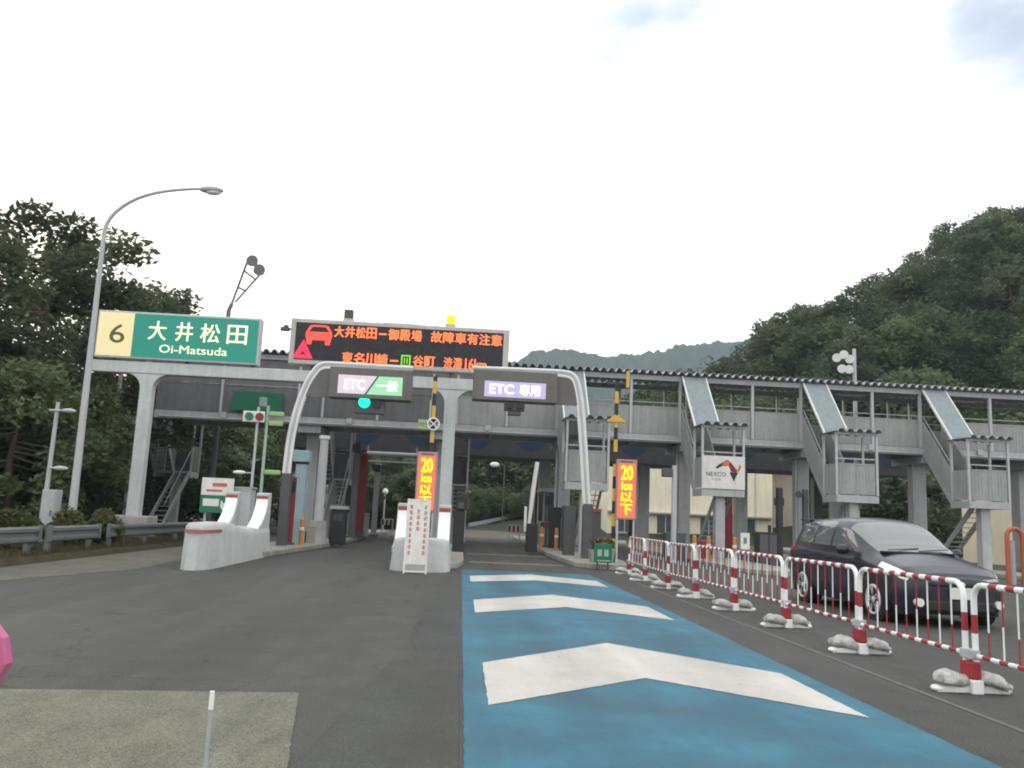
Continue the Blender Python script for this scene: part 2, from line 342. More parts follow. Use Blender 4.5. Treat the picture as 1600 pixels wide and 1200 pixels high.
def text(b, s, x0, x1, z0, z1, y, mi=0, off=0.0, depth=0.004, squash=True):
    """adds lettering to builder b, filling the box (x0..x1, z0..z1) on the plane y, facing the camera side (-Y)"""
    c = bpy.data.curves.new('t', 'FONT'); c.body = s; c.size = 1; c.resolution_u = 3; c.fill_mode = 'FRONT'
    o = bpy.data.objects.new('t', c); COL.objects.link(o); bpy.context.view_layer.update()
    dg = bpy.context.evaluated_depsgraph_get(); me = bpy.data.meshes.new_from_object(o.evaluated_get(dg))
    vs = [v.co.copy() for v in me.vertices]; fs = [tuple(p.vertices) for p in me.polygons]
    bpy.data.objects.remove(o); bpy.data.curves.remove(c); bpy.data.meshes.remove(me)
    ax = min(v.x for v in vs); bx = max(v.x for v in vs); az = min(v.y for v in vs); bz = max(v.y for v in vs)
    g = off*1.6*(z1-z0)*0.5; x0 += g; x1 -= g; z0 += g*0.6; z1 -= g*0.6
    kx = (x1-x0)/max(bx-ax, 1e-6); kz = (z1-z0)/max(bz-az, 1e-6)
    sh_ = [(0, 0)] if off <= 0 else [(-g, 0), (g, 0), (0, g*0.6), (0, -g*0.6)]
    for i, (dx, dz) in enumerate(sh_):
        b.add([(x0+(v.x-ax)*kx+dx, y-depth-0.0006*i, z0+(v.y-az)*kz+dz) for v in vs], fs, mi)
def disc(b, cx, cz, r, y, n=24, mi=0):
    b.add([(cx+r*math.cos(2*math.pi*k/n), y, cz+r*math.sin(2*math.pi*k/n)) for k in range(n)], [tuple(range(n))], mi)
def arc(cx, cy, r, a0, a1, n=8): return [(cx+r*math.cos(R(a0+(a1-a0)*i/n)), cy+r*math.sin(R(a0+(a1-a0)*i/n))) for i in range(n+1)]

# ------------------------------------------------------------------ ground, road, markings
structure(MB().add([(-3000,-300,-0.03),(3000,-300,-0.03),(3000,4000,-0.03),(-3000,4000,-0.03)], [(0,1,2,3)]).build('ground', 'ground'))
sheet('road', [(-8.3,-15),(34,-15),(34,60),(-8.3,60)], 0.0, 'asphalt')
def gp(px, py):
    d = right*((px-800)/F)+up*((600-py)/F)+fwd; t = -CAMZ/d.z; p = CAM+d*t; return (p.x, p.y)
pa = gp(467, 1083); pb = gp(449, 1200); pc = gp(-60, 1086)
kx = (pb[0]-pa[0])/(pb[1]-pa[1])
sheet('road_patch', [(pc[0]-2, pc[1]), (pa[0], pa[1]), (pa[0]+kx*(2.0-pa[1]), 2.0), (-6, 2.0)], 0.004, 'tan_patch', 0.003)
sheet('concrete_pavement', [(-8.3, 11.0), (-7.2, 13.4), (-6.2, 17.3), (-6.45, 22), (-6.3, 34), (-8.3, 34)], 0.004, 'concrete_road')
LX0, LX1 = 0.09, 3.28
sheet('blue_lane', [(LX0, -4), (LX1, -4), (LX1, 15), (3.2, 21.2), (LX0, 21.2)], 0.004, 'blue_paint', 0.0035)
def chevron(ys):
    a, b, c, d = ys        # outer left tip, apex front, right...
    sheet('road_marking', [(0.27, a), (1.68, b), (3.06, a), (3.06, c), (1.68, d), (0.27, c)], 0.008, 'white_paint', 0.0035)
chevron((8.1, 9.65, 6.35, 7.62)); chevron((13.85, 15.3, 12.1, 13.3)); chevron((19.1, 20.3, 17.5, 18.55))
sheet('road_line', [(4.03, 5), (4.09, 5), (3.98, 20), (3.92, 20)], 0.004, 'faint_line')
sheet('asphalt_patch', [(-1.05, 1.5), (0.06, 1.5), (0.06, 20.5), (-0.25, 20.5), (-0.5, 9)], 0.004, 'dark_patch')
for yy in (24.5, 29.5): sheet('rumble_line', [(0.3, yy), (3.0, yy), (3.0, yy+0.35), (0.3, yy+0.35)], 0.004, 'worn_line')
b = MB()
ny = 12
for i in range(ny+1):
    t = i/ny; y = 49+t*70; z = 0.006+1.4*max(0, t-0.15)**1.5; cx = 1.6-9*t*t
    b.v += [(cx-7-2*t, y, z), (cx+6+12*t, y, z)]
for i in range(ny): b.f.append((2*i, 2*i+1, 2*i+3, 2*i+2)); b.m.append(0); b.sm.append(True)
structure(b.build('far_road', 'concrete_road'))
# verge on the left
b = MB(); b.add([(-8.3,-15,0.0),(-8.3,60,0.0),(-8.42,-15,0.12),(-8.42,60,0.12),(-40,-15,0.25),(-40,60,0.25)], [(0,1,3,2),(2,3,5,4)])
structure(b.build('verge', 'verge'))
# kerbed toll islands
ISL = [[(-6.55,23.4),(-6.2,22.0),(-5.3,21.6),(-5.05,22),(-4.35,31),(-4.3,52),(-5.9,52),(-5.95,31)],
       [(-1.5,21.5),(-0.3,20.9),(0.0,21.4),(0.14,23),(0.14,52),(-1.35,52),(-1.5,24)],
       [(3.25,24.2),(3.6,23.6),(4.3,23.4),(4.75,24.2),(5.0,26),(5.0,52),(3.15,52),(3.05,30)],
       [(8.15,25),(8.6,24),(9.5,24),(10.0,25),(10.1,52),(8.1,52)], [(13.2,25),(13.6,24),(14.6,24),(15.0,25),(15.1,52),(13.1,52)],
       [(18.2,25),(18.6,24),(19.6,24),(20.0,25),(20.1,52),(18.1,52)]]
for poly in ISL: structure(MB().prism(poly, 'z', 0.0, 0.15).build('kerb_island', 'kerb', bevel=0.025))

# ------------------------------------------------------------------ footbridge over the lanes
BY, BYB = 34.0, 36.6
BX0, BX1 = -12.2, 30.0
DZ = 4.85
STX = [-13.6, -6.62, -1.31, 3.72, 8.73, 13.76, 18.8]
SW = 1.53                                   # width of a landing; the upper flight takes its left 0.86 m
br = thing('footbridge', 'long grey covered footbridge with corrugated roof crossing above the toll lanes', 'footbridge', (8, 35.3, 0))
b = MB(); b.box(BX0, BX1, BY, BYB, DZ-0.12, DZ); b.box(BX0, BX1, BY-0.06, BY+0.1, DZ-0.31, DZ-0.02); b.box(BX0, BX1, BYB-0.1, BYB+0.06, DZ-0.31, DZ-0.02)
for x in range(-11, 30, 3): b.box(x, x+0.14, BY+0.12, BYB-0.12, DZ-0.28, DZ-0.125)
b.build('deck', 'galv', br)
# parapets: slatted sheet panels with gaps where the stairs leave
def slats(b, x0, x1, y, z0, z1, mi=0, pitch=0.13):
    b.box(x0, x1, y, y+0.03, z0, z1, mi)
    n = int((x1-x0)/pitch)
    for i in range(n):
        xx = x0+(i+0.3)*(x1-x0)/n; b.box(xx, xx+0.045, y-0.014, y, z0+0.04, z1-0.04, mi)
    b.box(x0, x1, y-0.02, y+0.05, z1, z1+0.05, mi)
b = MB(); xs = BX0
for sx in STX[3:]+[BX1]:
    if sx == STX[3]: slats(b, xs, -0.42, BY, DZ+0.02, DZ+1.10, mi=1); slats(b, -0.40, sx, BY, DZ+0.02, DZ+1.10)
    elif sx > xs+0.1: slats(b, xs, min(sx, BX1), BY, DZ+0.02, DZ+1.10)
    xs = sx+0.88
b.build('parapet', ['parapet', 'parapet_shaded'], br)
b = MB(); b.box(BX0, 2.2, BY+0.01, BY+0.03, DZ+1.16, DZ+2.22); b.build('upper_panel', 'parapet_shaded', br)
b = MB(); b.box(BX0, BX1, BYB-0.04, BYB, DZ+0.02, DZ+1.05); b.build('parapet', 'parapet', br)
b = MB()
for y in (BY+0.06, BYB-0.06): b.tube([(BX0, y, DZ+1.32), (BX1, y, DZ+1.32)], 0.022, 8)
b.build('handrail', 'galv', br)
b = MB(); b.box(BX0, BX1, BY-0.08, BY+0.06, DZ+2.22, DZ+2.42); b.box(BX0, BX1, BYB-0.06, BYB+0.08, DZ+2.22, DZ+2.42)
for x in range(-12, 30, 2): b.box(x, x+0.08, BY+0.06, BYB-0.06, DZ+2.3, DZ+2.41)
b.build('roof_beam', 'galv', br)
px_ = []
for i, sx in enumerate(STX):
    nx = STX[i+1] if i+1 < len(STX) else sx+5.02
    px_ += [sx-0.05, sx+0.93, sx+0.93+(nx-sx-0.98)*0.5]
for x in px_+[23.9, 25.5, 27.2]:
    MB().box(x-0.05, x+0.05, BY-0.07, BY+0.05, DZ, DZ+2.22).build('post', 'galv_light', br)
for x in px_[::1]:
    MB().box(x-0.05, x+0.05, BYB-0.05, BYB+0.07, DZ, DZ+2.22).build('post', 'galv', br)
def corrug(b, x0, x1, y0, y1, z, amp=0.10, per=0.32, slope=0.0, mi=0, thick=0.02):
    n = max(2, round((x1-x0)/per)); pts = []
    for i in range(n):
        x = x0+(x1-x0)*i/n; p = (x1-x0)/n
        pts += [(x, 0), (x+p*0.22, 0), (x+p*0.42, amp), (x+p*0.78, amp)]
    pts.append((x1, 0))
    vs = [(x, y0, z+a) for x, a in pts]+[(x, y1, z+a+slope) for x, a in pts]+[(x, y0, z+a-thick) for x, a in pts]+[(x, y1, z+a+slope-thick) for x, a in pts]
    k = len(pts); fs = []
    for i in range(k-1): fs += [(i, i+1, k+i+1, k+i), (2*k+i+1, 2*k+i, 3*k+i, 3*k+i+1), (i+1, i, 2*k+i, 2*k+i+1), (k+i, k+i+1, 3*k+i+1, 3*k+i)]
    b.add(vs, fs, mi)
b = MB(); corrug(b, BX0-0.2, BX1, BY-0.35, BYB+0.35, DZ+2.46, amp=0.13, slope=0.05); b.build('roof', 'roof_metal', br)
b = MB(); b.tube([(BX0+0.2, BY-0.11, DZ-0.24), (BX1-0.2, BY-0.11, DZ-0.24)], 0.028, 8); b.build('conduit', 'galv_light', br)
for x in (-9.5, -4.6, 0.9, 5.9, 11.3, 16.6, 21.2): MB().box(x-0.11, x+0.11, BY-0.16, BY-0.065, DZ-0.20, DZ+0.02).build('junction_box', 'galv_light', br, bevel=0.01)
for x in (-8.0, -3.2, 6.4, 11.4, 16.4, 21.4): MB().box(x-0.5, x+0.5, 35.2, 35.32, DZ+2.20, DZ+2.27).build('strip_light', 'tube_white', br)
for x in [sx+0.45 for sx in STX[3:]]: MB().tube([(x-0.36, 34.9, 0.15), (x-0.36, 34.9, DZ-0.32)], 0.045, 10).build('downpipe', 'galv', br)
for x in [sx+0.45 for sx in STX]+[23.8]:
    b = MB(); b.box(x-0.25, x+0.25, 35.0, 35.6, 0.1, DZ-0.32); b.box(x-0.45, x+0.45, BY+0.05, BYB-0.05, DZ-0.62, DZ-0.32); b.build('pier', 'stair_grey', br, bevel=0.02)

# stairs that drop from the bridge to each island
STL = ['behind the gantry left column', 'behind the left arch and its pale blue pillar', 'behind the white sign mast on the centre island',
       'behind the right leg of the right arch', 'carrying the white emblem panel', 'between the emblem landing and the car windscreen', 'cut by the right edge, over the orange hoop']
ly0, ly1, lz = 30.8, 31.9, 2.65
def parapet_slope(b, x, th, y0, z0, y1, z1, h):
    b.prism([(y0, z0), (y1, z1), (y1, z1+h), (y0, z0+h)], 'x', x, x+th)
for i, sx in enumerate(STX):
    st = thing('bridge_stair', 'grey stair with roofed landing '+STL[i], 'stair', (sx+SW/2, 32, 0.15), 'roofed stairs under the footbridge')
    a = sx; m = sx+0.86; c = sx+SW
    b = MB(); n = 11
    for k in range(n):
        t = k/n; y = BY-(BY-ly1)*(k+1)/n; z = DZ-(DZ-lz)*(k+1)/(n+1); b.box(a+0.05, m-0.05, y, y+0.26, z-0.03, z)
    b.prism([(BY-0.07, DZ-0.30), (BY-0.07, DZ+0.0), (ly1, lz+0.05), (ly1, lz-0.28)], 'x', a-0.004, a+0.05); b.prism([(BY-0.07, DZ-0.30), (BY-0.07, DZ), (ly1, lz+0.05), (ly1, lz-0.28)], 'x', m-0.05, m)
    b.build('upper_flight', 'stair_grey', st)
    b = MB()
    for x in (a, m-0.035):
        b.prism([(BY-0.08, DZ+0.004), (ly1, lz+0.054), (ly1, lz+1.12), (BY-0.08, DZ+1.1)], 'x', x, x+0.03)
        for k in range(16):
            t = (k+0.5)/16; y = BY-0.08+(ly1-BY+0.08)*t; z = DZ+(lz-DZ)*t; b.box(x-0.012, x, y-0.02, y+0.02, z+0.12, z+1.0)
    b.build('stair_parapet', 'parapet', st)
    b = MB()
    for x in (a+0.06, m-0.06): b.tube([(x, BY-0.05, DZ+1.28), (x, ly1, lz+1.3)], 0.02, 8)
    b.build('handrail', 'galv_light', st)
    b = MB(); b.box(a, c, ly0, ly1+0.1, lz-0.10, lz); b.box(a-0.03, c+0.03, ly0-0.05, ly0+0.06, lz-0.27, lz-0.03); b.box(a-0.03, a+0.06, ly0+0.06, ly1+0.1, lz-0.27, lz-0.03); b.box(c-0.06, c+0.03, ly0+0.06, ly1+0.1, lz-0.27, lz-0.03)
    b.build('landing', 'galv', st)
    b = MB(); slats(b, a+0.07, c-0.07, ly0, lz+0.03, lz+1.12, pitch=0.12)
    for x in (a, c-0.03):
        b.box(x, x+0.03, ly0+0.06, ly1, lz+0.03, lz+1.15)
    b.build('landing_parapet', 'parapet', st)
    b = MB()
    for z in (lz+1.32,): b.box(a, c, ly0+0.01, ly0+0.04, z, z+0.04)
    b.build('landing_rail', 'galv_light', st)
    for x in (a, c):
        for y in (ly0, ly1): MB().box(x-0.04, x+0.04, y-0.04, y+0.04, lz, lz+2.25).build('landing_post', 'galv_light', st)
    b = MB(); b.box(a-0.06, c+0.06, ly0-0.05, ly0+0.03, lz+2.22, lz+2.32); corrug(b, a-0.1, c+0.1, ly0-0.25, ly1+0.15, lz+2.34, amp=0.11, per=0.33)
    b.build('landing_roof', 'roof_metal', st)
    b = MB(); y0, y1, z0, z1 = BY-0.2, ly1-0.1, DZ+2.36, lz+2.33
    b.prism([(y0, z0), (y1, z1), (y1, z1+0.05), (y0, z0+0.05)], 'x', a+0.02, m+0.06)
    b.build('canopy', 'canopy_sheet', st)
    b = MB()
    for x in (a-0.03, m+0.065): b.prism([(y0, z0-0.07), (y1, z1-0.07), (y1, z1+0.07), (y0, z0+0.07)], 'x', x, x+0.05)
    b.build('canopy_edge', 'tube_white', st)
    b = MB(); b.box(sx+0.58, sx+0.94, ly0+0.25, ly0+0.61, 0.1, lz-0.11); b.build('column', 'galv', st, bevel=0.02)
    b = MB(); n = 12
    for k in range(n):
        y = ly1+0.1+(2.7)*k/n; z = lz-(lz-0.15)*(k+1)/(n+1); b.box(m+0.05, c-0.05, y, y+0.27, z-0.03, z)
    for x in (m, c-0.05): b.prism([(ly1+0.1, lz), (ly1+0.1, lz-0.3), (ly1+2.9, 0.15), (ly1+2.9, 0.4)], 'x', x, x+0.05)
    b.tube([(c-0.03, ly1+0.1, lz+0.9), (c-0.03, ly1+2.8, 1.15)], 0.02, 8)
    b.build('lower_flight', 'stair_grey', st)
    if i < 3:                        # these three leave the bridge on its far side
        st.location.y = BY+BYB-32
        for o in st.children:
            o.data.transform(Matrix.Scale(-1, 4, (0, 1, 0))); o.data.flip_normals()
            if i < 3 and 'parapet' in o.name: o.data.materials[0] = M['parapet_shaded']  # shade under and behind the bridge put into the parapet colour
    if i == 4:                       # emblem board on the front of this landing
        y = ly0-0.03; bw = MB().box(a-0.02, c+0.03, y-0.05, y, lz+0.0, lz+1.2).build('emblem_board', 'board_white', st)
        q = lambda zx, zy: (a-0.02+(zx-140)/(690-140)*(SW+0.05), lz+1.2-(zy-600)/(955-600)*1.2)
        b = MB(); yy = y-0.054
        def pl(pts, mi): b.add([(q(*p)[0], yy, q(*p)[1]) for p in pts], [tuple(range(len(pts)))], mi)
        pl([(305, 732), (350, 695), (412, 664), (395, 708), (335, 738)], 0)
        pl([(398, 710), (412, 664), (436, 640), (470, 640), (500, 658), (478, 702), (448, 712)], 1)
        pl([(500, 658), (545, 704), (592, 752), (586, 772), (512, 768), (478, 702)], 3)
        pl([(592, 752), (622, 680), (642, 712), (610, 768)], 1)
        pl([(488, 772), (545, 872), (602, 772)], 0)
        x0, z0 = q(190, 822); x1, z1 = q(442, 776); text(b, 'NEXCO', x0, x1, z0, z1, y-0.05, 0, off=0.01)
        x0, z0 = q(258, 868); x1, z1 = q(382, 840); text(b, '中日本', x0, x1, z0, z1, y-0.05, 2)
        b.build('emblem', ['mark_black', 'mark_orange', 'mark_grey', 'red_pillar'], bw)

# green direction board hung on the bridge front at left
p0 = W(363, 641, 33.85); p1 = W(443, 615, 33.85)
g = thing('direction_board', 'dark green board hung on the left part of the footbridge parapet', 'sign', ((p0.x+p1.x)/2, 33.8, p0.z))
MB().box(p0.x, p1.x, 33.72, 33.80, p0.z, p1.z).build('board', 'plain_green', g, bevel=0.01)
b = MB(); b.box(p0.x+1.05, p0.x+1.35, 33.71, 33.72, p0.z+0.2, p1.z-0.2); b.build('pale_mark', 'pale_green', g)
MB().box(p0.x+0.1, p1.x-0.1, 33.80, 33.96, p0.z+0.1, p0.z+0.2).build('bracket', 'galv', g)

# ------------------------------------------------------------------ toll canopy behind the bridge
TY = 41.0
ca = thing('toll_canopy', 'low dark toll plaza roof with blue mountain shapes along its front edge', 'canopy', (8, TY+3, 0))
cz0, cz1 = 4.12, 5.6
CX0, CX1 = -8.5, 22.4
MB().box(CX0, CX1, TY+0.06, TY+5, cz0+0.1, cz1).build('roof_slab', 'girder', ca)
MB().box(CX0-0.05, CX1+0.05, TY-0.02, TY+0.06, cz0, cz1+0.02).build('fascia', 'girder', ca)
b = MB(); x = CX0+0.3; k = 0
while x < CX1-2.2:
    w_ = 2.0+0.6*((k*37) % 5)/5
    b.add([(x+w_*t, TY-0.024, cz1-0.05-(1.12*math.sin(math.pi*t)**0.8)) for t in [j/14 for j in range(15)]], [tuple(range(15))]); x += w_+0.35; k += 1
b.build('mountain_shapes', 'girder_blue', ca)
for x in (-5.2, -0.6, 4.1, 9.1, 14.1, 19.1):
    MB().box(x-0.28, x+0.28, TY+1.5, TY+2.1, 0.1, cz0+0.1).build('column', 'stair_grey', ca, bevel=0.02)
    MB().box(x-0.25, x+0.25, TY+4, TY+4.5, 0.1, cz0+0.1).build('column', 'dark_steel', ca, bevel=0.02)
BTL = ['behind the left arch', 'behind the centre island stair', 'with a red band beside the exit lane', 'behind the emblem landing', 'behind the parked rank of dark boxes', 'at the far right behind the hoop']
for i, x in enumerate((-5.2, -0.65, 4.15)):
    y0 = 42.2 if i < 2 else 38.2
    t = thing('toll_booth', 'grey toll booth '+BTL[i], 'booth', (x, y0+1, 0.15), 'toll booths on the islands')
    b = MB(); b.box(x-0.55, x+0.55, y0, y0+2.2, 0.15, 1.15); 
    for (cx, cy) in ((-0.5, 0.0), (0.44, 0.0), (-0.5, 2.14), (0.44, 2.14)): b.box(x+cx, x+cx+0.06, y0+cy, y0+cy+0.06, 1.15, 2.45)
    b.box(x-0.62, x+0.62, y0-0.1, y0+2.3, 2.45, 2.62); b.build('cabin', 'stair_grey', t, bevel=0.02)
    b = MB(); b.box(x-0.43, x+0.43, y0+0.02, y0+0.04, 1.16, 2.44); b.box(x-0.53, x-0.51, y0+0.1, y0+2.1, 1.16, 2.44); b.box(x+0.51, x+0.53, y0+0.1, y0+2.1, 1.16, 2.44); b.build('window', 'window', t)
    if i == 2: MB().box(x-0.58, x+0.58, y0-0.03, y0-0.003, 0.85, 1.12).build('red_band', 'red_pillar', t)

# ------------------------------------------------------------------ gantry with the two overhead boards
GY = 29.0
ga = thing('sign_gantry', 'pale grey steel gantry with rounded corners carrying the overhead boards', 'gantry', (-0.55, GY, 0.15))
bz0, bz1 = 5.50, 5.90
gx0, gx1 = -12.6, 1.75
MB().box(gx0, gx1, GY-0.2, GY+0.2, bz0, bz1).build('beam', 'gantry', ga, bevel=0.03)
for cx, zb in ((-10.72, 0.80), (-0.55, 0.3)):
    r = 0.5; h = 0.2; poly = [(cx-h, zb), (cx+h, zb), (cx+h, bz0-r)]+[(cx+h+r+r*math.cos(R(a)), bz0-r+r*math.sin(R(a))) for a in range(165, 89, -15)]+[(cx+h+r, bz0-0.002), (cx-h-r, bz0-0.002)]+[(cx-h-r+r*math.cos(R(a)), bz0-r+r*math.sin(R(a))) for a in range(90, 14, -15)]+[(cx-h, bz0-r)]
    MB().prism(poly, 'y', GY-0.17, GY+0.17).build('column', 'gantry', ga, bevel=0.02)
    fw = 0.62 if cx < -5 else 0.4
    MB().box(cx-fw, cx+fw, GY-0.5, GY+0.5, 0.0, zb).build('footing', 'concrete', ga, bevel=0.03)
b = MB()
for x in (-11.9, -9.5, -7.3, -5.3, -3, -0.6, 1.2): b.box(x-0.04, x+0.04, GY-0.14, GY+0.1, bz1, bz1+0.25)
b.build('bracket', 'dark_steel', ga)

# place-name board
sx0, sx1, sz0, sz1 = W(149, 530, 28.72).x, W(405, 540, 28.72).x, 5.97, 7.58
sg = thing('place_name_board', 'lit green place name board with a yellow number panel at its left end', 'sign', (-9.6, GY, sz0))
MB().box(sx0, sx1, GY-0.28, GY+0.1, sz0, sz1).build('cabinet', 'frame_silver', sg, bevel=0.03)
y = GY-0.285
spx = W(212, 530, GY).x
MB().box(sx0+0.06, spx, y-0.01, y, sz0+0.07, sz1-0.07).build('number_panel', 'sign_cream', sg)
MB().box(spx+0.004, sx1-0.07, y-0.01, y, sz0+0.07, sz1-0.07).build('name_panel', 'sign_green', sg)
def wx(px, Y=GY-0.3): return W(px, 540, Y).x
b = MB(); text(b, '6', wx(169), wx(193), 6.47, 7.12, y-0.01, 0, off=0.012); b.build('number', 'letter_olive', sg)
b = MB()
for ch, p0, p1 in (('大', 229, 258), ('井', 272, 300), ('松', 311, 342), ('田', 353, 385)): text(b, ch, wx(p0), wx(p1), 6.64, 7.30, y-0.01, 0, off=0.02)
text(b, 'Oi-Matsuda', wx(249), wx(356), 6.22, 6.50, y-0.01, 0, off=0.02)
b.build('lettering', 'letter_cream', sg)

# variable message board
vx0, vx1, vz0, vz1 = W(452, 540, 28.66).x, W(795, 550, 28.66).x, 6.08, 7.66
vm = thing('message_board', 'black LED message board with orange writing and a pale frame', 'sign', (-2.1, GY, vz0))
MB().box(vx0, vx1, GY-0.34, GY+0.2, vz0, vz1).build('cabinet', 'vms_frame', vm, bevel=0.04)
y = GY-0.345
MB().box(vx0+0.18, vx1-0.2, y-0.01, y, vz0+0.16, vz1-0.14).build('screen', 'vms_face', vm)
b = MB(); ty = y-0.01
def vz(px, py): return W(px, py, GY-0.36).z
def vxp(px): return W(px, 540, GY-0.36).x
l1z0 = 7.07; l1z1 = 7.46; l2z0 = 6.19; l2z1 = 6.58
def led_words(word, p0, p1, z0, z1, off=0.042):
    bb = MB(); xs = vxp(p0); st_ = (vxp(p1)-vxp(p0))/len(word)
    for k, ch in enumerate(word): text(bb, ch, xs+st_*k+0.01, xs+st_*(k+1)-0.012, z0, z1, ty, 0, off=off)
    bb.build('lettering', 'led_orange', vm)
for word, p0, p1 in (('大井松田', 520, 588), ('御殿場', 605, 659), ('故障車有注意', 672, 785)): led_words(word, p0, p1, l1z0, l1z1)
for word, p0, p1 in (('東名川崎', 535, 608), ('谷町', 646, 682), ('渋滞', 694, 724)): led_words(word, p0, p1, l2z0, l2z1)
MB().box(vxp(591), vxp(603), ty-0.008, ty-0.004, l1z0+0.16, l1z0+0.22).build('lettering', 'led_orange', vm)
MB().box(vxp(611), vxp(624), ty-0.008, ty-0.004, l2z0+0.14, l2z0+0.20).build('lettering', 'led_orange', vm)
b = MB(); text(b, '16km', vxp(728), vxp(762), l2z0, l2z1, ty, 0, off=0.03); b.build('lettering', 'led_orange', vm)
b = MB(); x0 = vxp(628); x1 = vxp(643)
for q in ((x0, x1, l2z1-0.05, l2z1), (x0, x1, l2z0, l2z0+0.05), (x0, x0+0.05, l2z0+0.05, l2z1-0.05), (x1-0.05, x1, l2z0+0.05, l2z1-0.05), (x0+0.1, x0+0.14, l2z0+0.09, l2z1-0.09), (x0+0.19, x0+0.23, l2z0+0.09, l2z1-0.09)): b.box(q[0], q[1], ty-0.008, ty-0.004, q[2], q[3])
b.build('green_symbol', 'led_green', vm)
# car pictogram
b = MB(); cx = vxp(497); cz = 7.11
def sh(pts, mi=0, dy=0.006): b.add([(cx+p[0]*0.43, ty-dy, cz+p[1]*0.37) for p in pts], [tuple(range(len(pts)))], mi)
sh([(-1, 0.28), (1, 0.28), (1.05, -0.05), (0.95, -0.5), (-0.95, -0.5), (-1.05, -0.05)])
sh([(-1, 0.28), (-0.8, 0.28), (-0.5, 0.75), (-0.5, 0.92), (-0.72, 0.85)]); sh([(0.8, 0.28), (1, 0.28), (0.72, 0.85), (0.5, 0.92), (0.5, 0.75)]); sh([(-0.5, 0.75), (0.5, 0.75), (0.5, 0.92), (-0.5, 0.92)])
sh([(-0.95, -0.5), (-0.5, -0.5), (-0.55, -0.92), (-0.9, -0.92)]); sh([(0.5, -0.5), (0.95, -0.5), (0.9, -0.92), (0.55, -0.92)])
b.build('car_symbol', 'led_red', vm)
b = MB(); x0, x1, zt, zb = vxp(458), vxp(490), 6.93, 6.28; xm = (x0+x1)/2
o_ = [(xm, zt), (x1, zb), (x0, zb)]; i_ = [(xm, zt-0.40), (xm+0.11, zb+0.13), (xm-0.11, zb+0.13)]
b.add([(p[0], ty-0.006, p[1]) for p in o_+i_], [(0, 1, 4, 3), (1, 2, 5, 4), (2, 0, 3, 5)]); b.build('triangle_symbol', 'led_pinkred', vm)
for px, m_ in ((546, 'beacon_off'), (705, 'beacon_on')):
    x = W(px, 495, GY).x; b = MB(); b.box(x-0.15, x+0.15, GY-0.25, GY-0.05, vz1+0.12, vz1+0.42); b.build('beacon', 'beacon_on' if m_ == 'beacon_on' else 'beacon_off', vm, bevel=0.03)
    MB().box(x-0.17, x+0.17, GY-0.22, GY+0.02, vz1, vz1+0.12).build('beacon_base', 'vms_frame', vm)
MB().box(W(597, 500, GY).x, W(656, 500, GY).x, GY-0.1, GY+0.1, vz1, vz1+0.06).build('top_bar', 'dark_steel', vm)
b = MB(); x = vx0; b.box(x-0.12, x, GY-0.02, GY+0.04, 7.30, 7.36); b.box(x-0.40, x-0.12, GY-0.08, GY+0.06, 7.26, 7.38); b.box(x-0.30, x-0.16, GY-0.05, GY+0.05, 7.38, 7.46); b.build('camera_arm', 'dark_steel', vm)

# ------------------------------------------------------------------ two lane arches
AY = 26.5
def arch(side, label, tubepts, box, panelfill, legx, legtop, rootx):
    t = thing('lane_arch', label, 'arch', (rootx, AY, 0.15), 'white tube arches over the lanes')
    pts = [Vector((p.x, AY, p.z)) for p in tubepts]
    # smooth the outline
    def smooth(p):
        o = []
        for i in range(len(p)-1):
            a = p[max(i-1, 0)]; b_ = p[i]; c = p[i+1]; d = p[min(i+2, len(p)-1)]
            for k in range(5):
                u = k/5; o.append(0.5*((2*b_)+(c-a)*u+(2*a-5*b_+4*c-d)*u*u+(-a+3*b_-3*c+d)*u**3))
        return o+[p[-1]]
    sp = smooth(pts)
    off = []
    for i, p in enumerate(sp):
        tg = (sp[min(i+1, len(sp)-1)]-sp[max(i-1, 0)]).normalized(); nrm = Vector((tg.z, 0, -tg.x))*side
        off.append(p+nrm*0.165)
    for q in (sp, off): MB().tube(q, 0.052, 12).build('tube', 'tube_white', t)
    b = MB(); k = len(sp); vs = [(p.x, AY-0.015, p.z) for p in sp]+[(p.x, AY-0.015, p.z) for p in off]; fs = [(i, i+1, k+i+1, k+i) for i in range(k-1)]
    vs += [(p[0], AY+0.015, p[2]) for p in vs]; fs += [tuple(2*k+j for j in f[::-1]) for f in fs]; b.add(vs, fs); b.build('web_plate', 'galv_light', t)
    x0, x1, z0, z1 = box
    MB().box(x0, x1, AY-0.30, AY+0.30, z0, z1).build('sign_box', 'dark_panel', t, bevel=0.02)
    # infill sheet between arch and sign box
    ins = [p for p in off if p.z > z0+0.02]
    poly = [(p.x, p.z-0.03) for p in ins]; last = ins[0]
    poly = poly+[((x0 if side > 0 else x1), z0), (ins[0].x, z0)]
    MB().prism(poly, 'y', AY-0.05, AY+0.05).build('infill', 'dark_panel', t)
    MB().box(legx-0.14, legx+0.14, AY-0.16, AY+0.16, 0.1, legtop).build('leg_post', 'dark_steel', t, bevel=0.02)
    return t
lt = [W(443, 742, AY), W(446, 715, AY), W(451, 680, AY), W(460, 643, AY), W(473, 607, AY), W(487, 582, AY), W(504, 568, AY), W(540, 568.5, AY), W(590, 571.5, AY), W(645, 575, AY)]
x0, x1 = W(514, 600, AY-0.3).x, W(643, 600, AY-0.3).x
tl = arch(1, 'white double tube arch over the left lane with green signal lamp lit', lt, (x0, x1, W(560, 622, AY-0.3).z, W(600, 576.5, AY-0.3).z), True, W(444, 800, AY).x, lt[0].z+0.05, W(444, 800, AY).x)
y = AY-0.305; zc0, zc1 = W(570, 616, y).z, W(570, 587, y).z
xa, xm0, xm1, xb = W(528, 600, y).x, W(572, 600, y).x, W(590, 600, y).x, W(629, 600, y).x
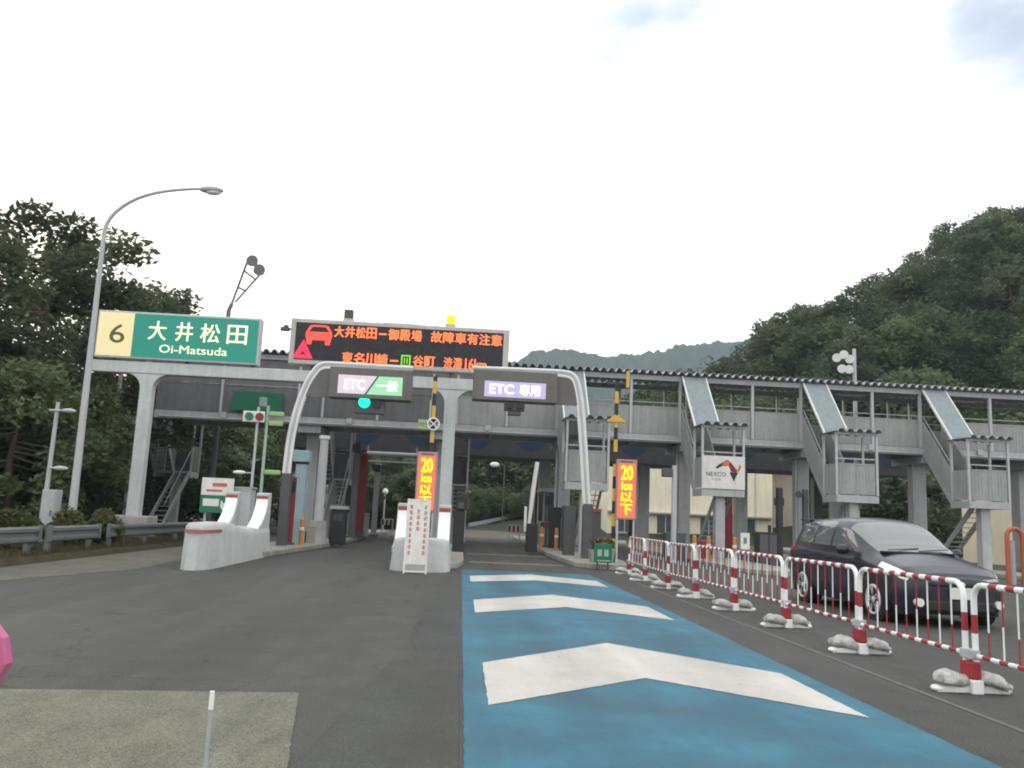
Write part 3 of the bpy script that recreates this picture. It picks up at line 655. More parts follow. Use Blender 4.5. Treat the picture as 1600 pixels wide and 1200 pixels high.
b = MB(); b.add([(xa, y, zc0), (xm0, y, zc0), (xm1, y, zc1), (xa, y, zc1)], [(0, 1, 2, 3)]); b.build('pink_field', 'panel_pink', tl)
b = MB(); b.add([(xm0, y, zc0), (xb, y, zc0), (xb, y, zc1), (xm1, y, zc1)], [(0, 1, 2, 3)]); b.build('green_field', 'panel_green', tl)
b = MB(); b.add([(xm0-0.03, y-0.003, zc0), (xm0+0.03, y-0.003, zc0), (xm1+0.03, y-0.003, zc1), (xm1-0.03, y-0.003, zc1)], [(0, 1, 2, 3)]); b.build('slash', 'plain_green', tl)
b = MB(); text(b, 'ETC', W(538, 600, y).x, W(570, 600, y).x, zc0+0.13, zc1-0.13, y, 0, off=0.03); b.build('lettering', 'glow_white', tl); b = MB(); text(b, '一般', W(588, 600, y).x, W(622, 600, y).x, zc0+0.13, zc1-0.13, y, 0, off=0.02); b.build('lettering', 'glow_white', tl)
p = W(569, 627, AY-0.3)
MB().box(p.x-0.30, p.x+0.62, AY-0.16, AY+0.05, p.z-0.36, x0*0+W(560, 622, AY-0.3).z-0.004).build('signal_box', 'dark_steel', tl, bevel=0.03)
MB().cyl((p.x, AY-0.28, p.z-0.02), (p.x, AY-0.165, p.z-0.02), 0.175, n=24).build('green_lamp', 'signal_green', tl)
MB().cyl((p.x+0.38, AY-0.26, p.z-0.04), (p.x+0.38, AY-0.165, p.z-0.04), 0.13, n=24).build('dark_lamp', 'black', tl)
rt = [W(921, 790, AY), W(918, 740, AY), W(915, 690, AY), W(911, 640, AY), W(905.5, 604, AY), W(898, 587, AY), W(882, 580.5, AY), W(840, 578, AY), W(790, 576, AY), W(738, 574, AY)]
x0, x1 = W(739, 600, AY-0.3).x, W(871, 600, AY-0.3).x
tr = arch(-1, 'white double tube arch over the blue lane with a lilac lit panel', rt, (x0, x1, W(800, 626.5, AY-0.3).z, W(800, 579.5, AY-0.3).z), True, W(917, 820, AY).x, rt[0].z+0.05, W(917, 820, AY).x)
zc0, zc1 = W(805, 621.5, y).z, W(805, 597, y).z; xa, xb = W(757, 605, y).x, W(853, 605, y).x
MB().box(xa, xb, y, y+0.004, zc0, zc1).build('lilac_field', 'panel_lilac', tr)
b = MB(); text(b, 'ETC', W(765, 605, y).x, W(803, 605, y).x, zc0+0.1, zc1-0.09, y, 0, off=0.04); b.build('lettering', 'glow_white', tr); b = MB(); text(b, '専用', W(812, 605, y).x, W(844, 605, y).x, zc0+0.08, zc1-0.07, y, 0, off=0.025); b.build('lettering', 'glow_white', tr)
zb_ = W(800, 626.5, AY-0.3).z-0.004; xq = W(804, 640, AY-0.2).x
b = MB(); b.box(xq-0.32, xq+0.32, AY-0.2, AY+0.05, zb_-0.28, zb_); b.box(xq-0.2, xq+0.2, AY-0.16, AY+0.05, zb_-0.42, zb_-0.28); b.build('signal_box', 'dark_steel', tr, bevel=0.02)
for dx in (-0.16, 0.16): MB().cyl((xq+dx, AY-0.27, zb_-0.13), (xq+dx, AY-0.205, zb_-0.13), 0.10, n=20).build('dark_lamp', 'black', tr)

# ------------------------------------------------------------------ white crash barriers at the island noses
def crash_barrier(label, xl, xr, y0, y1, hn, hr, xn, band=True):
    # xn: left edge at the nose (the right side runs straight)
    t = thing('crash_barrier', label, 'barrier', ((xl+xr)/2, (y0+y1)/2, 0.0), 'white concrete crash barriers')
    L_ = y1-y0; w_ = xr-xl
    # body: lofted rounded nose with a sagging top
    b = MB(); n = 26; m = 15; rows = []
    for i in range(n+1):
        u = i/n; yy = y0+L_*u
        half = w_/2*min(1, (1-(1-min(1, u/0.20))**2)**0.5*0.72+0.28) if u < 0.2 else w_/2
        if u < 0.34: h = hn-0.10*(1-min(1, u/0.06))**2
        else: h = hn-(0.16*math.sin(min(1, (u-0.34)/0.36)*math.pi/2))
        ring = []
        for k in range(m+1):
            a = k/m; 
            # cross section: battered sides, rounded shoulders
            if a < 0.3: q = a/0.3; X = -1.0*(1-0.10*q); Z = h*0.86*q
            elif a > 0.7: q = (1-a)/0.3; X = 1.0*(1-0.10*q); Z = h*0.86*q
            else:
                q = (a-0.3)/0.4; ang = math.pi*(1-q); X = 0.9*math.copysign(abs(math.cos(ang))**0.6, math.cos(ang)); Z = h*0.86+h*0.14*math.sin(ang)**0.5 if 0 < q < 1 else h*0.86
            xlu = xn+(xl-xn)*u; half = (xr-xlu)/2*(min(1, (1-(1-min(1, u/0.14))**2)**0.5*0.62+0.38) if u < 0.14 else 1)
            ring.append(((xlu+xr)/2+X*half, yy-(0.16*(Z/h-0.0)*-1 if u < 0.02 else 0), Z))
        rows.append(ring)
    vs = [p for r_ in rows for p in r_]; fs = []
    for i in range(n):
        for k in range(m): fs.append((i*(m+1)+k, i*(m+1)+k+1, (i+1)*(m+1)+k+1, (i+1)*(m+1)+k))
    fs.append(tuple(range(m+1))); fs.append(tuple(n*(m+1)+k for k in range(m, -1, -1)))
    for f in fs: pass
    b.add(vs, fs[:-2], 0, True); b.add(rows[0], [tuple(range(m+1))], 0); b.add(rows[-1], [tuple(range(m, -1, -1))], 0)
    bo = b.build('body', 'barrier', t)
    # red band round the nose shoulder: thin strip following the body
    b = MB(); r0, r1 = [], []
    for i in list(range(5, -1, -1)):
        g_ = rows[i]; r0.append((g_[3][0]-0.012, g_[3][1]-0.012, hn*0.79)); r1.append((g_[4][0]-0.010, g_[4][1]-0.012, hn*0.85))
    for i in range(0, 6):
        g_ = rows[i]; r0.append((g_[12][0]+0.012, g_[12][1]-0.012, hn*0.79)); r1.append((g_[11][0]+0.010, g_[11][1]-0.012, hn*0.85))
    k = len(r0)
    if band: b.add(r0+r1, [(i, i+1, k+i+1, k+i) for i in range(k-1)], 0, True); b.build('red_band', 'red_band', bo, org=parent_world(t))
    # two rear horns with a concave white front
    for xx in (xl+0.08, xr-0.42):
        yb = y1-0.02; y_s = y1-L_*0.40; prof = [(yb, 0.3), (yb, hr)]+[(yb-0.28-0.02, hr-0.02)]
        cur = [(y_s+(yb-0.35-y_s)*(1-math.cos(R(a))), 0.62*hn+(hr-0.05-0.62*hn)*(1-math.sin(R(90-a)))) for a in range(90, -1, -9)]
        cur = [(y_s+(yb-0.30-y_s)*math.sin(R(a)), 0.60*hn+(hr-0.10-0.60*hn)*(1-math.cos(R(a)))) for a in range(90, -1, -9)]
        prof += cur+[(y_s, 0.3)]
        hb = MB().prism(prof, 'x', xx, xx+0.34).build('horn', 'barrier', t, bevel=0.02)
        # smooth white front lining and the red band near its tip
        b = MB(); cc = cur[::-1]; vs = [(xx+0.02, p[0]-0.012, p[1]+0.008) for p in cc]+[(xx+0.32, p[0]-0.012, p[1]+0.008) for p in cc]; k = len(cc)
        b.add(vs, [(i, i+1, k+i+1, k+i) for i in range(k-1)], 0, True); b.build('white_lining', 'horn_white', hb, org=parent_world(t))
        b = MB(); b.box(xx+0.02, xx+0.32, yb-0.325, yb-0.303, hr-0.20, hr-0.09); b.build('red_mark', 'red_band', hb, org=parent_world(t))
    return t
crash_barrier('white concrete crash barrier with red band at nose, on the left island', -6.3, -5.0, 17.5, 23.4, 0.93, 1.66, -5.56)
crash_barrier('white concrete crash barrier behind the red lettered notice board', -1.78, -0.18, 19.7, 23.6, 0.74, 1.56, -1.55, False)

# notice board in front of the centre barrier
nY = 19.2; n0 = W(630, 893, nY); n1 = W(672, 785, nY)
nx0, nx1 = W(630, 888, nY).x, W(667, 888, nY).x
nb = thing('notice_board', 'tall white folding notice board with faint red writing', 'sign', ((nx0+nx1)/2, nY, 0))
th_ = 1.62; lean = 0.22
def slab(b, x0, x1, z0, z1, t0, t1, mi=0):
    ly = lambda z: nY-0.12+lean*z/th_
    b.add([(x0, ly(z0)+t0, z0), (x1, ly(z0)+t0, z0), (x1, ly(z1)+t0, z1), (x0, ly(z1)+t0, z1), (x0, ly(z0)+t1, z0), (x1, ly(z0)+t1, z0), (x1, ly(z1)+t1, z1), (x0, ly(z1)+t1, z1)],
          [(0, 1, 2, 3), (7, 6, 5, 4), (0, 4, 5, 1), (1, 5, 6, 2), (2, 6, 7, 3), (3, 7, 4, 0)], mi)
b = MB(); slab(b, nx0, nx0+0.035, 0.0, th_, 0, 0.035); slab(b, nx1-0.035, nx1, 0.0, th_, 0, 0.035); slab(b, nx0+0.035, nx1-0.035, 0.03, 0.065, 0, 0.035); slab(b, nx0+0.035, nx1-0.035, th_-0.035, th_, 0, 0.035)
b.build('frame', 'board_white', nb)
b = MB(); slab(b, nx0+0.035, nx1-0.035, 0.20, th_-0.035, 0.008, 0.028); b.build('panel', 'board_white', nb)
random.seed(3)
for cxn, top, bot in ((nx0+0.10, 1.50, 0.45), (nx0+0.26, 1.40, 1.0), (nx0+0.42, 1.50, 0.4)):
    z = top; b = MB()
    while z > bot:
        for q in range(3):
            zz = z-0.02-q*0.028; slab(b, cxn-0.045+random.random()*0.02, cxn+0.045-random.random()*0.02, zz-0.012, zz, 0.004, 0.0075)
        slab(b, cxn-0.008, cxn+0.008, z-0.10, z-0.01, 0.003, 0.0074); z -= 0.125
    b.build('red_writing', 'board_text_red', nb)
b = MB(); 
for x in (nx0, nx1-0.03): b.prism([(nY+0.10, th_), (nY+0.13, th_), (nY+0.42, 0), (nY+0.38, 0)], 'x', x, x+0.03)
b.build('rear_leg', 'board_white', nb)

# left free-standing board (white over green)
bY = 24.6; q0 = W(311, 800, bY); q1 = W(366, 748, bY)
fb = thing('lane_board', 'small white over green lane board with arrow, behind the left barrier', 'sign', ((q0.x+q1.x)/2, bY, 0.0))
zmid = W(340, 774, bY).z
MB().box(q0.x, q1.x, bY, bY+0.05, zmid+0.003, q1.z).build('white_panel', 'board_white', fb); MB().box(q0.x, q1.x-0.04, bY-0.006, bY+0.05, q0.z, zmid).build('green_panel', 'plain_green', fb)
b = MB(); b.box(q0.x+0.08, q1.x-0.36, bY-0.012, bY-0.006, q0.z+0.18, zmid-0.1); b.add([(q1.x-0.30, bY-0.01, zmid-0.12), (q1.x-0.05, bY-0.01, q0.z+0.06), (q1.x-0.28, bY-0.01, q0.z+0.1), (q1.x-0.32, bY-0.01, q0.z+0.2)], [(0, 1, 2, 3)])
b.build('white_arrow', 'board_white', fb)
b = MB(); b.box(q0.x+0.3, q1.x-0.18, bY-0.006, bY-0.002, q1.z-0.24, q1.z-0.14); b.box(q0.x+0.14, q1.x-0.3, bY-0.006, bY-0.002, zmid+0.1, zmid+0.16); b.build('red_writing', 'board_text_red', fb)
for x in (q0.x+0.15, q1.x-0.2): MB().box(x-0.03, x+0.03, bY+0.052, bY+0.10, 0, q1.z-0.1).build('leg', 'galv', fb)

# ------------------------------------------------------------------ LED speed boards and striped poles
def led_board(label, px0, px1, pyt, Yb, zb, hgt, tilt):
    x0, x1 = px0, px1
    t = thing('speed_board', label, 'sign', ((x0+x1)/2, Yb, 0.15), 'LED speed boards')
    z1 = zb+hgt; mx_ = (x0+x1)/2; wv = x1-x0
    MB().box(x0, x1, Yb, Yb+0.14, zb, z1).build('case', 'led_edge', t, bevel=0.015)
    MB().box(x0+0.05, x1-0.05, Yb-0.008, Yb-0.002, zb+0.06, z1-0.12).build('red_field', 'led_redfield', t)
    MB().box(x0+0.12, x1-0.12, Yb-0.006, Yb-0.002, z1-0.09, z1-0.04).build('header', 'dark_panel', t)
    b = MB(); yy = Yb-0.008
    a0, a1 = x0+0.12, x1-0.12; H = hgt-0.30; zt = z1-0.17
    text(b, '20', a0, a1, zt-0.30*H, zt, yy, 0, off=0.035)
    text(b, '㎞', a0+0.02, a1-0.02, zt-0.50*H, zt-0.33*H, yy, 0, off=0.035)
    text(b, '以', a0, a1, zt-0.75*H, zt-0.54*H, yy, 0, off=0.04)
    text(b, '下', a0, a1, zt-1.0*H, zt-0.78*H, yy, 0, off=0.045)
    b.build('lettering', 'led_yellow', t)
    for x in (x0+0.06, x1-0.06): MB().box(x-0.025, x+0.025, Yb+0.03, Yb+0.09, 0.1, zb).build('leg', 'galv_light', t)
Y_ = 24.4; a = W(962, 812, Y_); c = W(994, 718, Y_)
led_board('LED board with yellow 20 beside the end of the fence', W(963, 765, Y_).x, W(995, 765, Y_).x, 0, Y_, W(980, 812, Y_).z, W(980, 718, Y_).z-W(980, 812, Y_).z, 0)
Y_ = 24.3
led_board('LED board with yellow 20 behind the notice board', W(650, 750, Y_).x, W(682, 750, Y_).x, 0, Y_, W(665, 800, Y_).z, W(668, 706, Y_).z-W(665, 800, Y_).z, 0)
def striped_pole(label, px, pyt, Yp, pyb=720):
    p = W(px, 650, Yp); zt = W(px, pyt, Yp).z
    t = thing('striped_pole', label, 'pole', (p.x, Yp, 0.15), 'yellow and black striped poles')
    zs = [0.1]
    while zs[-1] < zt-0.02: zs.append(min(zt, zs[-1]+0.36))
    MB().stripe([(p.x, Yp, z) for z in zs], 0.06, [i % 2 for i in range(len(zs)-1)]).build('shaft', ['black', 'yellow'], t); return t, p.x
t, px = striped_pole('yellow and black striped pole behind the right LED board', 963, 598, 24.9)
b = MB(); zq = W(963, 657, 24.9).z; b.box(px-0.26, px+0.26, 24.82, 24.98, zq-0.05, zq+0.03); b.prism([(px-0.2, zq+0.03), (px+0.2, zq+0.03), (px, zq+0.22)], 'y', 24.85, 24.95); b.build('crosspiece', 'yellow', t)
MB().box(px+0.28, px+0.36, 24.84, 24.94, zq+1.0, zq+1.5).build('sensor', 'yellow', t)
t, px = striped_pole('yellow and black striped pole with a white ring, behind the centre LED board', 677, 588, 24.8)
zq = W(673, 663, 24.8).z
b = MB(); b.tube([(px+0.02+0.17*math.cos(R(a)), 24.68, zq+0.17*math.sin(R(a))) for a in range(0, 360, 20)], 0.022, 8, closed=True)
for s_ in (1, -1): b.tube([(px+0.02-0.11, 24.68, zq-0.11*s_), (px+0.02+0.11, 24.68, zq+0.11*s_)], 0.018, 8)
b.build('cross_ring', 'tube_white', t)
b = MB(); b.box(px-0.42, px-0.06, 24.7, 24.85, zq+0.02, zq+0.12); b.box(px-0.40, px-0.06, 24.7, 24.85, zq-0.16, zq-0.06); b.build('green_lamp', 'lime', t)
b = MB(); b.box(px-0.12, px-0.06, 24.74, 24.86, zq+0.14, zq+0.7); b.build('sensor', 'pale_green', t)

# poles of the left island
def pole_with(name, label, base, top, r, m):
    t = thing(name, label, 'pole', base); MB().cyl(base, top, r, r*0.85).build('pole', m, t); return t
Y_ = 26.0; p = W(404, 640, Y_); zt = W(404, 636, Y_).z
t = pole_with('signal_pole', 'thin grey pole with a white plate of green and red lamps', (p.x, Y_, 0.0), (p.x, Y_, zt), 0.045, 'galv_light')
z0, z1 = W(398, 660, Y_).z, W(398, 643, Y_).z; xa, xb = W(381, 650, Y_).x, W(415, 650, Y_).x
MB().box(xa, xb, Y_-0.12, Y_-0.06, z0, z1).build('lamp_plate', 'board_white', t, bevel=0.02)
for fx, m_ in ((0.3, 'lime'), (0.78, 'red_pillar')):
    x = xa+(xb-xa)*fx; MB().cyl((x, Y_-0.17, (z0+z1)/2), (x, Y_-0.12, (z0+z1)/2), 0.12, n=20).build('lamp', 'plain_green' if m_ == 'lime' else m_, t)
zl = W(375, 738, Y_).z; MB().sphere((W(374, 738, Y_).x, Y_, zl), 0.2, sc=(1, 0.5, 0.3)).build('small_lamp', 'tube_white', t); MB().box(W(378, 738, Y_).x, p.x, Y_-0.015, Y_+0.015, zl-0.02, zl+0.02).build('lamp_arm', 'galv', t)
Y_ = 26.0; p = W(419, 640, Y_); zt = W(419, 634, Y_).z
t = pole_with('green_pole', 'thin pale green pole with lime lamps, behind the left barrier', (p.x, Y_, 0.1), (p.x, Y_, zt), 0.05, 'pale_green')
for px, py in ((431, 647), (429, 662), (425, 738)):
    q = W(px, py, Y_); MB().box(p.x+0.05, q.x+0.25, Y_-0.06, Y_+0.06, q.z-0.07, q.z+0.07).build('lime_lamp', 'lime', t, bevel=0.03)

# ------------------------------------------------------------------ lamps on the left
lY = 26.0; base = W(113, 800, lY); top_ = W(163, 360, lY)
lp = thing('street_lamp', 'tall grey street lamp with long curved arm in front of the trees', 'street lamp', (base.x, lY, 0.1))
cpx = [(163, 362), (166.5, 351), (172, 341), (180, 332), (190, 323.8), (202, 316.2), (215, 310), (229, 305), (245, 301), (262, 298.3), (280, 296.5), (296, 295.5), (312, 295)]
pts = [Vector((base.x, lY, 0.1)), Vector((base.x+(top_.x-base.x)*0.5, lY, top_.z*0.5))]+[W(a, b_, lY) for a, b_ in cpx]
MB().tube(pts, [0.125, 0.095]+[0.062-0.0018*i for i in range(13)], 14).build('pole', 'galv_light', lp)
h0 = W(312, 295, lY); h1 = W(349, 297, lY); c_ = (h0+h1)/2; b = MB(); b.sphere((c_.x, lY, c_.z-0.02), 0.38, sc=(1.0, 0.42, 0.30)); b.build('lamp_head', 'galv', lp)
b = MB(); b.sphere((c_.x+0.06, lY, c_.z-0.10), 0.24, sc=(1, 0.55, 0.32)); b.build('lamp_glass', 'tube_white', lp)
sY = 24.0; base = W(68, 800, sY); tp = W(86, 628, sY)
sp_ = thing('service_pole', 'short leaning service pole with two crossarms left of the street lamp', 'pole', (base.x, sY, 0.1))
MB().cyl((base.x, sY, 0.1), (base.x+0.02, sY, tp.z), 0.07, 0.05).build('pole', 'galv', sp_)
for py, dx in ((641, 0.38), (731, 0.35)):
    z = W(80, py, sY).z; b = MB(); b.tube([(base.x-(0.18 if py < 700 else 0), sY, z), (base.x+dx*0.5, sY-0.1, z)], 0.03, 8); b.sphere((base.x+dx, sY-0.1, z), 0.2, sc=(1, 0.5, 0.32)); b.build('crossarm', 'galv_light', sp_)
cb = W(79, 800, sY-0.3); zt = W(80, 765, sY-0.3).z
k_ = thing('control_cabinet', 'grey upright control cabinet beside the short service pole', 'cabinet', (cb.x, sY-0.3, 0.1))
MB().box(cb.x-0.19, cb.x+0.19, sY-0.5, sY-0.15, 0.1, zt).build('case', 'galv', k_, bevel=0.015); MB().box(cb.x-0.16, cb.x+0.16, sY-0.52, sY-0.503, 0.3, zt-0.06).build('door', 'galv', k_)
b = MB(); b.box(cb.x+0.09, cb.x+0.12, sY-0.545, sY-0.522, 0.8, 0.95); b.build('handle', 'dark_steel', [o for o in k_.children if o.name.startswith('door')][0], org=parent_world(k_))
# floodlight mast left
fY = 37.5; p = W(356, 500, fY); q = W(360, 480, fY)
fm = thing('floodlight_mast', 'forked floodlight mast rising behind the green place name board', 'floodlight', (p.x, fY, 0.1))
a1 = W(386, 410, fY); a2 = W(407, 428, fY); j = W(362, 475, fY)
b = MB(); b.cyl((p.x, fY, 0.0), (p.x, fY, j.z-0.3), 0.13, 0.09); b.tube([(p.x, fY, j.z-0.3), j], 0.08); b.build('mast', 'mid_grey', fm)
b = MB(); b.tube([j, a1], 0.045); b.tube([j+Vector((0.15, 0, 0.1)), a2], 0.04)
for u in (0.4, 0.8): b.tube([j.lerp(a1, u), (j+Vector((0.15, 0, 0.1))).lerp(a2, u)], 0.04)
b.tube([a1, W(395, 405, fY)], 0.05); b.build('fork', 'mid_grey', fm)
for px, py in ((396, 410), (407, 424)):
    q = W(px, py, fY); b = MB(); b.cyl((q.x, fY-0.25, q.z), (q.x, fY+0.1, q.z), 0.26, 0.16, 18); b.build('floodlight', 'mid_grey', fm)
fY = 38.0; p = W(1336, 590, fY)
fm = thing('floodlight_mast', 'white floodlight cluster on a mast above the footbridge roof at right', 'floodlight', (p.x, fY, 0.1))
zt = W(1332, 545, fY).z; b = MB(); b.cyl((p.x, fY, 0), (p.x-0.02, fY, zt), 0.12, 0.08); b.build('mast', 'galv_light', fm)
b = MB(); zz = W(1320, 560, fY).z; b.tube([(p.x-0.9, fY, zz), (p.x, fY, zz)], 0.04); b.tube([(p.x-0.6, fY, zz-0.55), (p.x, fY, zz-0.55)], 0.04); b.build('crossarm', 'galv', fm)
for px, py in ((1307, 560), (1318, 555), (1327, 562), (1315, 577), (1326, 578)):
    q = W(px, py, fY-0.2); b = MB(); b.cyl((q.x-0.12, fY-0.5, q.z-0.03), (q.x+0.06, fY-0.12, q.z+0.06), 0.20, 0.12, 16); b.build('floodlight', 'tube_white', fm)

# ------------------------------------------------------------------ guardrails along the verge
def guardrail(label, y0, y1, x0, x1, posts):
    t = thing('guardrail', label, 'guardrail', ((x0+x1)/2, (y0+y1)/2, 0.12), 'guardrail sections on the verge')
    prof = [(0.0, 0.36), (0.05, 0.40), (0.05, 0.46), (0.0, 0.50), (0.0, 0.56), (0.05, 0.60), (0.05, 0.66), (0.0, 0.70)]
    b = MB(); k = len(prof); zo = -0.02
    vs = [(x0+p[0], y0, p[1]+zo) for p in prof]+[(x1+p[0], y1, p[1]+zo) for p in prof]; vs += [(v[0]-0.012, v[1], v[2]) for v in vs]
    fs = [(i, i+1, k+i+1, k+i) for i in range(k-1)]+[(2*k+i+1, 2*k+i, 3*k+i, 3*k+i+1) for i in range(k-1)]
    b.add(vs, fs); b.build('rail', 'rail_grey', t)
    for u in posts:
        x = x0+(x1-x0)*u-0.1; y = y0+(y1-y0)*u; MB().box(x-0.05, x+0.05, y-0.06, y+0.06, 0.1, 0.66).build('post', 'rail_grey', t)
    MB().box(x0-0.02, x0+0.06, y0-0.12, y0, 0.34, 0.70).build('end_cap', 'rail_grey', t, bevel=0.02); MB().box(x1-0.02, x1+0.06, y1, y1+0.12, 0.34, 0.70).build('end_cap', 'rail_grey', t, bevel=0.02)
guardrail('grey guardrail section cut by the left edge, below the rounded bush', 13.5, 18.7, -8.85, -8.85, (0.2, 0.6, 0.97))
guardrail('short grey guardrail section below the two small bushes', 19.3, 21.7, -8.85, -8.85, (0.06, 0.92))
guardrail('grey guardrail section in front of the gantry footing', 22.4, 30, -8.85, -8.7, (0.04, 0.35, 0.68, 0.97))

# ------------------------------------------------------------------ things standing on the islands
def simple(name, label, cat, loc, build, group=None):
    t = thing(name, label, cat, loc, group); build(t); return t
# grey cabinet behind left barrier
xq0, xq1 = W(357, 800, 24.9).x, W(389, 800, 24.9).x
k_ = thing('equipment_cabinet', 'pale grey ribbed cabinet standing behind the left crash barrier', 'cabinet', ((xq0+xq1)/2, 25, 0.0))
b = MB(); slats(b, xq0, xq1, 24.9, 0.0, 1.72, pitch=0.16); b.box(xq0, xq1, 24.93, 25.5, 0.0, 1.74); b.build('case', 'galv_light', k_)
MB().box(xq0-0.03, xq1+0.03, 24.86, 25.53, 1.775, 1.82).build('lid', 'galv', k_)
# sky-blue pillar with wide head
x = W(466, 800, 28).x
k_ = thing('blue_pillar', 'pale blue pillar with a wide head beside the left arch', 'pillar', (x, 28, 0.15))
z1 = W(467, 704, 28).z; zm = W(467, 722, 28).z
MB().box(x-0.17, x+0.17, 27.85, 28.15, 0.1, zm-0.06).build('shaft', 'sky_blue', k_, bevel=0.03); MB().box(x-0.26, x+0.26, 27.75, 28.25, zm, z1).build('head', 'sky_blue', k_, bevel=0.03); MB().box(x-0.19, x+0.19, 27.84, 28.16, zm-0.06, zm).build('collar', 'black', k_)
x = W(500, 780, 29.3).x
k_ = thing('silver_post', 'thick silver post standing on a concrete plinth, between stair and blue pillar', 'post', (x, 29.3, 0.15))
z1 = W(503, 686, 29.3).z; MB().cyl((x, 29.3, 0.9), (x, 29.3, z1), 0.16, 0.14, 18).build('shaft', 'galv_light', k_); MB().cyl((x, 29.3, z1), (x, 29.3, z1+0.12), 0.18, n=18).build('cap', 'tube_white', k_)
MB().cyl((x, 29.3, 0.1), (x, 29.3, 0.9), 0.30, 0.28, 20).build('plinth', 'concrete', k_)
MB().box(x-0.62, x-0.36, 29.0, 29.5, 0.1, 0.55).build('block', 'concrete', k_, bevel=0.03)
x = W(560, 760, 36).x
k_ = thing('red_pillar', 'dark red pillar beside the left lane under the footbridge', 'pillar', (x, 37.4, 0.15)); MB().box(x-0.16, x+0.16, 37.25, 37.55, 0.1, W(560, 708, 37.4).z).build('shaft', 'red_pillar', k_, bevel=0.02); MB().box(x-0.2, x+0.2, 37.2, 37.6, 0.1, 0.4).build('foot', 'dark_steel', k_)
x = W(1153, 760, 33).x
k_ = thing('red_pillar', 'dark red pillar behind the emblem landing column', 'pillar', (x, 34.2, 0.15)); MB().box(x-0.14, x+0.14, 34.05, 34.35, 0.1, W(1153, 735, 34.2).z).build('shaft', 'red_pillar', k_, bevel=0.02); MB().box(x-0.2, x+0.2, 34.0, 34.4, 0.1, 0.4).build('foot', 'dark_steel', k_)
for nm, lb, px, pyt, Y, hw, m_ in (('signal_post', 'slim dark post left of the red banded booth by the exit lane', 853, 770, 35.0, 0.06, 'dark_steel'), ('signal_post', 'thin dark post close to the right arch leg', 880, 790, 31.5, 0.07, 'black'),
        ('cable_post', 'dark grey cable post left of the dark red pillar by the left lane', 549, 690, 36.2, 0.13, 'dark_steel'), ('cable_post', 'grey cable post just right of the dark red pillar by the left lane', 583, 722, 39.5, 0.12, 'stair_grey'), ('cable_post', 'brown post next to the pale blue pillar', 452, 745, 27.3, 0.08, 'red_pillar')):
    p = W(px, 840, Y); zt = W(px, pyt, Y).z; k_ = thing(nm, lb, 'post', (p.x, Y, 0.15)); MB().box(p.x-hw, p.x+hw, Y-hw, Y+hw, 0.15, zt).build('shaft', m_, k_, bevel=0.012); MB().box(p.x-hw-0.06, p.x+hw+0.06, Y-hw-0.06, Y+hw+0.06, 0.14, 0.22).build('foot', 'dark_steel', k_); MB().box(p.x-hw-0.05, p.x+hw+0.02, Y-hw-0.10, Y-hw-0.004, zt-0.45, zt-0.12).build('box', 'black', k_, bevel=0.01)
for lb, px0, px1, pyt, Y, m_ in (('dark ticket machine standing behind the two orange bollards', 858, 876, 792, 34.0, 'black'), ('grey machine cabinet by the left lane kerb, under the stair', 512, 532, 800, 33.0, 'dark_steel'), ('small beige meter box beside the concrete plinth', 478, 492, 822, 29.0, 'kerb'), ('dark equipment box behind the fence end', 1040, 1072, 832, 30.5, 'dark_steel'), ('rust red equipment box behind the orange bollards', 1088, 1104, 845, 30.2, 'red_pillar')):
    xa, xb = W(px0, 840, Y).x, W(px1, 840, Y).x; zt = W(px0, pyt, Y).z; k_ = thing('equipment_cabinet', lb, 'cabinet', ((xa+xb)/2, Y, 0.0)); MB().box(xa, xb, Y, Y+0.45, 0.0, zt).build('case', m_, k_, bevel=0.02); MB().box(xa+0.05, xb-0.05, Y-0.012, Y-0.003, 0.35, zt-0.1).build('door', m_, k_)
# bollards
BO = [(470, 27.6, 'beside the pale blue pillar'), (1085, 29.2, 'left of the emblem landing column, nearer the grey pole'), (1107, 28.7, 'just left of the emblem landing column'), (1148, 28.9, 'just right of the emblem landing column'),
      (846, 33.5, 'beside the exit lane, before the red banded booth'), (869, 32.5, 'right of another one, before the red banded booth')]
for px, Y, tx in BO:
    x = W(px, 845, Y).x; b = MB(); b.cyl((x, Y, 0.14), (x, Y, 0.9), 0.07, n=14); b.sphere((x, Y, 0.9), 0.07, mi=0)
    o = thing('bollard', 'orange bollard '+tx, 'bollard', (x, Y, 0.15), 'orange bollards'); b.build('post', 'orange', o); MB().cyl((x, Y, 0.6), (x, Y, 0.7), 0.074, n=14).build('band', 'tube_white', o)
# white bent gate post and machine by the exit lane
x = W(833, 780, 31).x
k_ = thing('gate_barrier', 'raised white barrier arm on a black machine beside the exit lane', 'barrier', (x, 31, 0.15))
MB().tube([(x-0.12, 31, 1.0), (x-0.02, 31, 2.2), (x+0.10, 31, W(838, 722, 31).z)], [0.06, 0.09, 0.08]).build('arm', 'tube_white', k_); MB().box(x-0.2, x+0.2, 30.8, 31.3, 0.1, 1.1).build('machine', 'black', k_, bevel=0.03); MB().box(x-0.3, x-0.21, 30.95, 31.05, 0.8, 1.7).build('white_strip', 'tube_white', k_)
x = W(722, 800, 27.5).x
k_ = thing('gate_machine', 'black lane machine at the kerb right of the white sign mast', 'machine', (x, 27.5, 0.15))
b = MB(); b.box(x-0.26, x+0.1, 27.3, 27.8, 0.1, 1.45); b.box(x-0.20, x+0.14, 27.25, 27.7, 1.45, 1.9); b.build('case', 'black', k_, bevel=0.03); MB().cyl((x+0.13, 27.3, 1.9), (x+0.2, 27.2, 2.05), 0.07).build('camera', 'dark_steel', k_); MB().box(x-0.12, x+0.04, 27.245, 27.249, 1.5, 1.7).build('screen', 'window', k_)
x = W(537, 800, 31).x
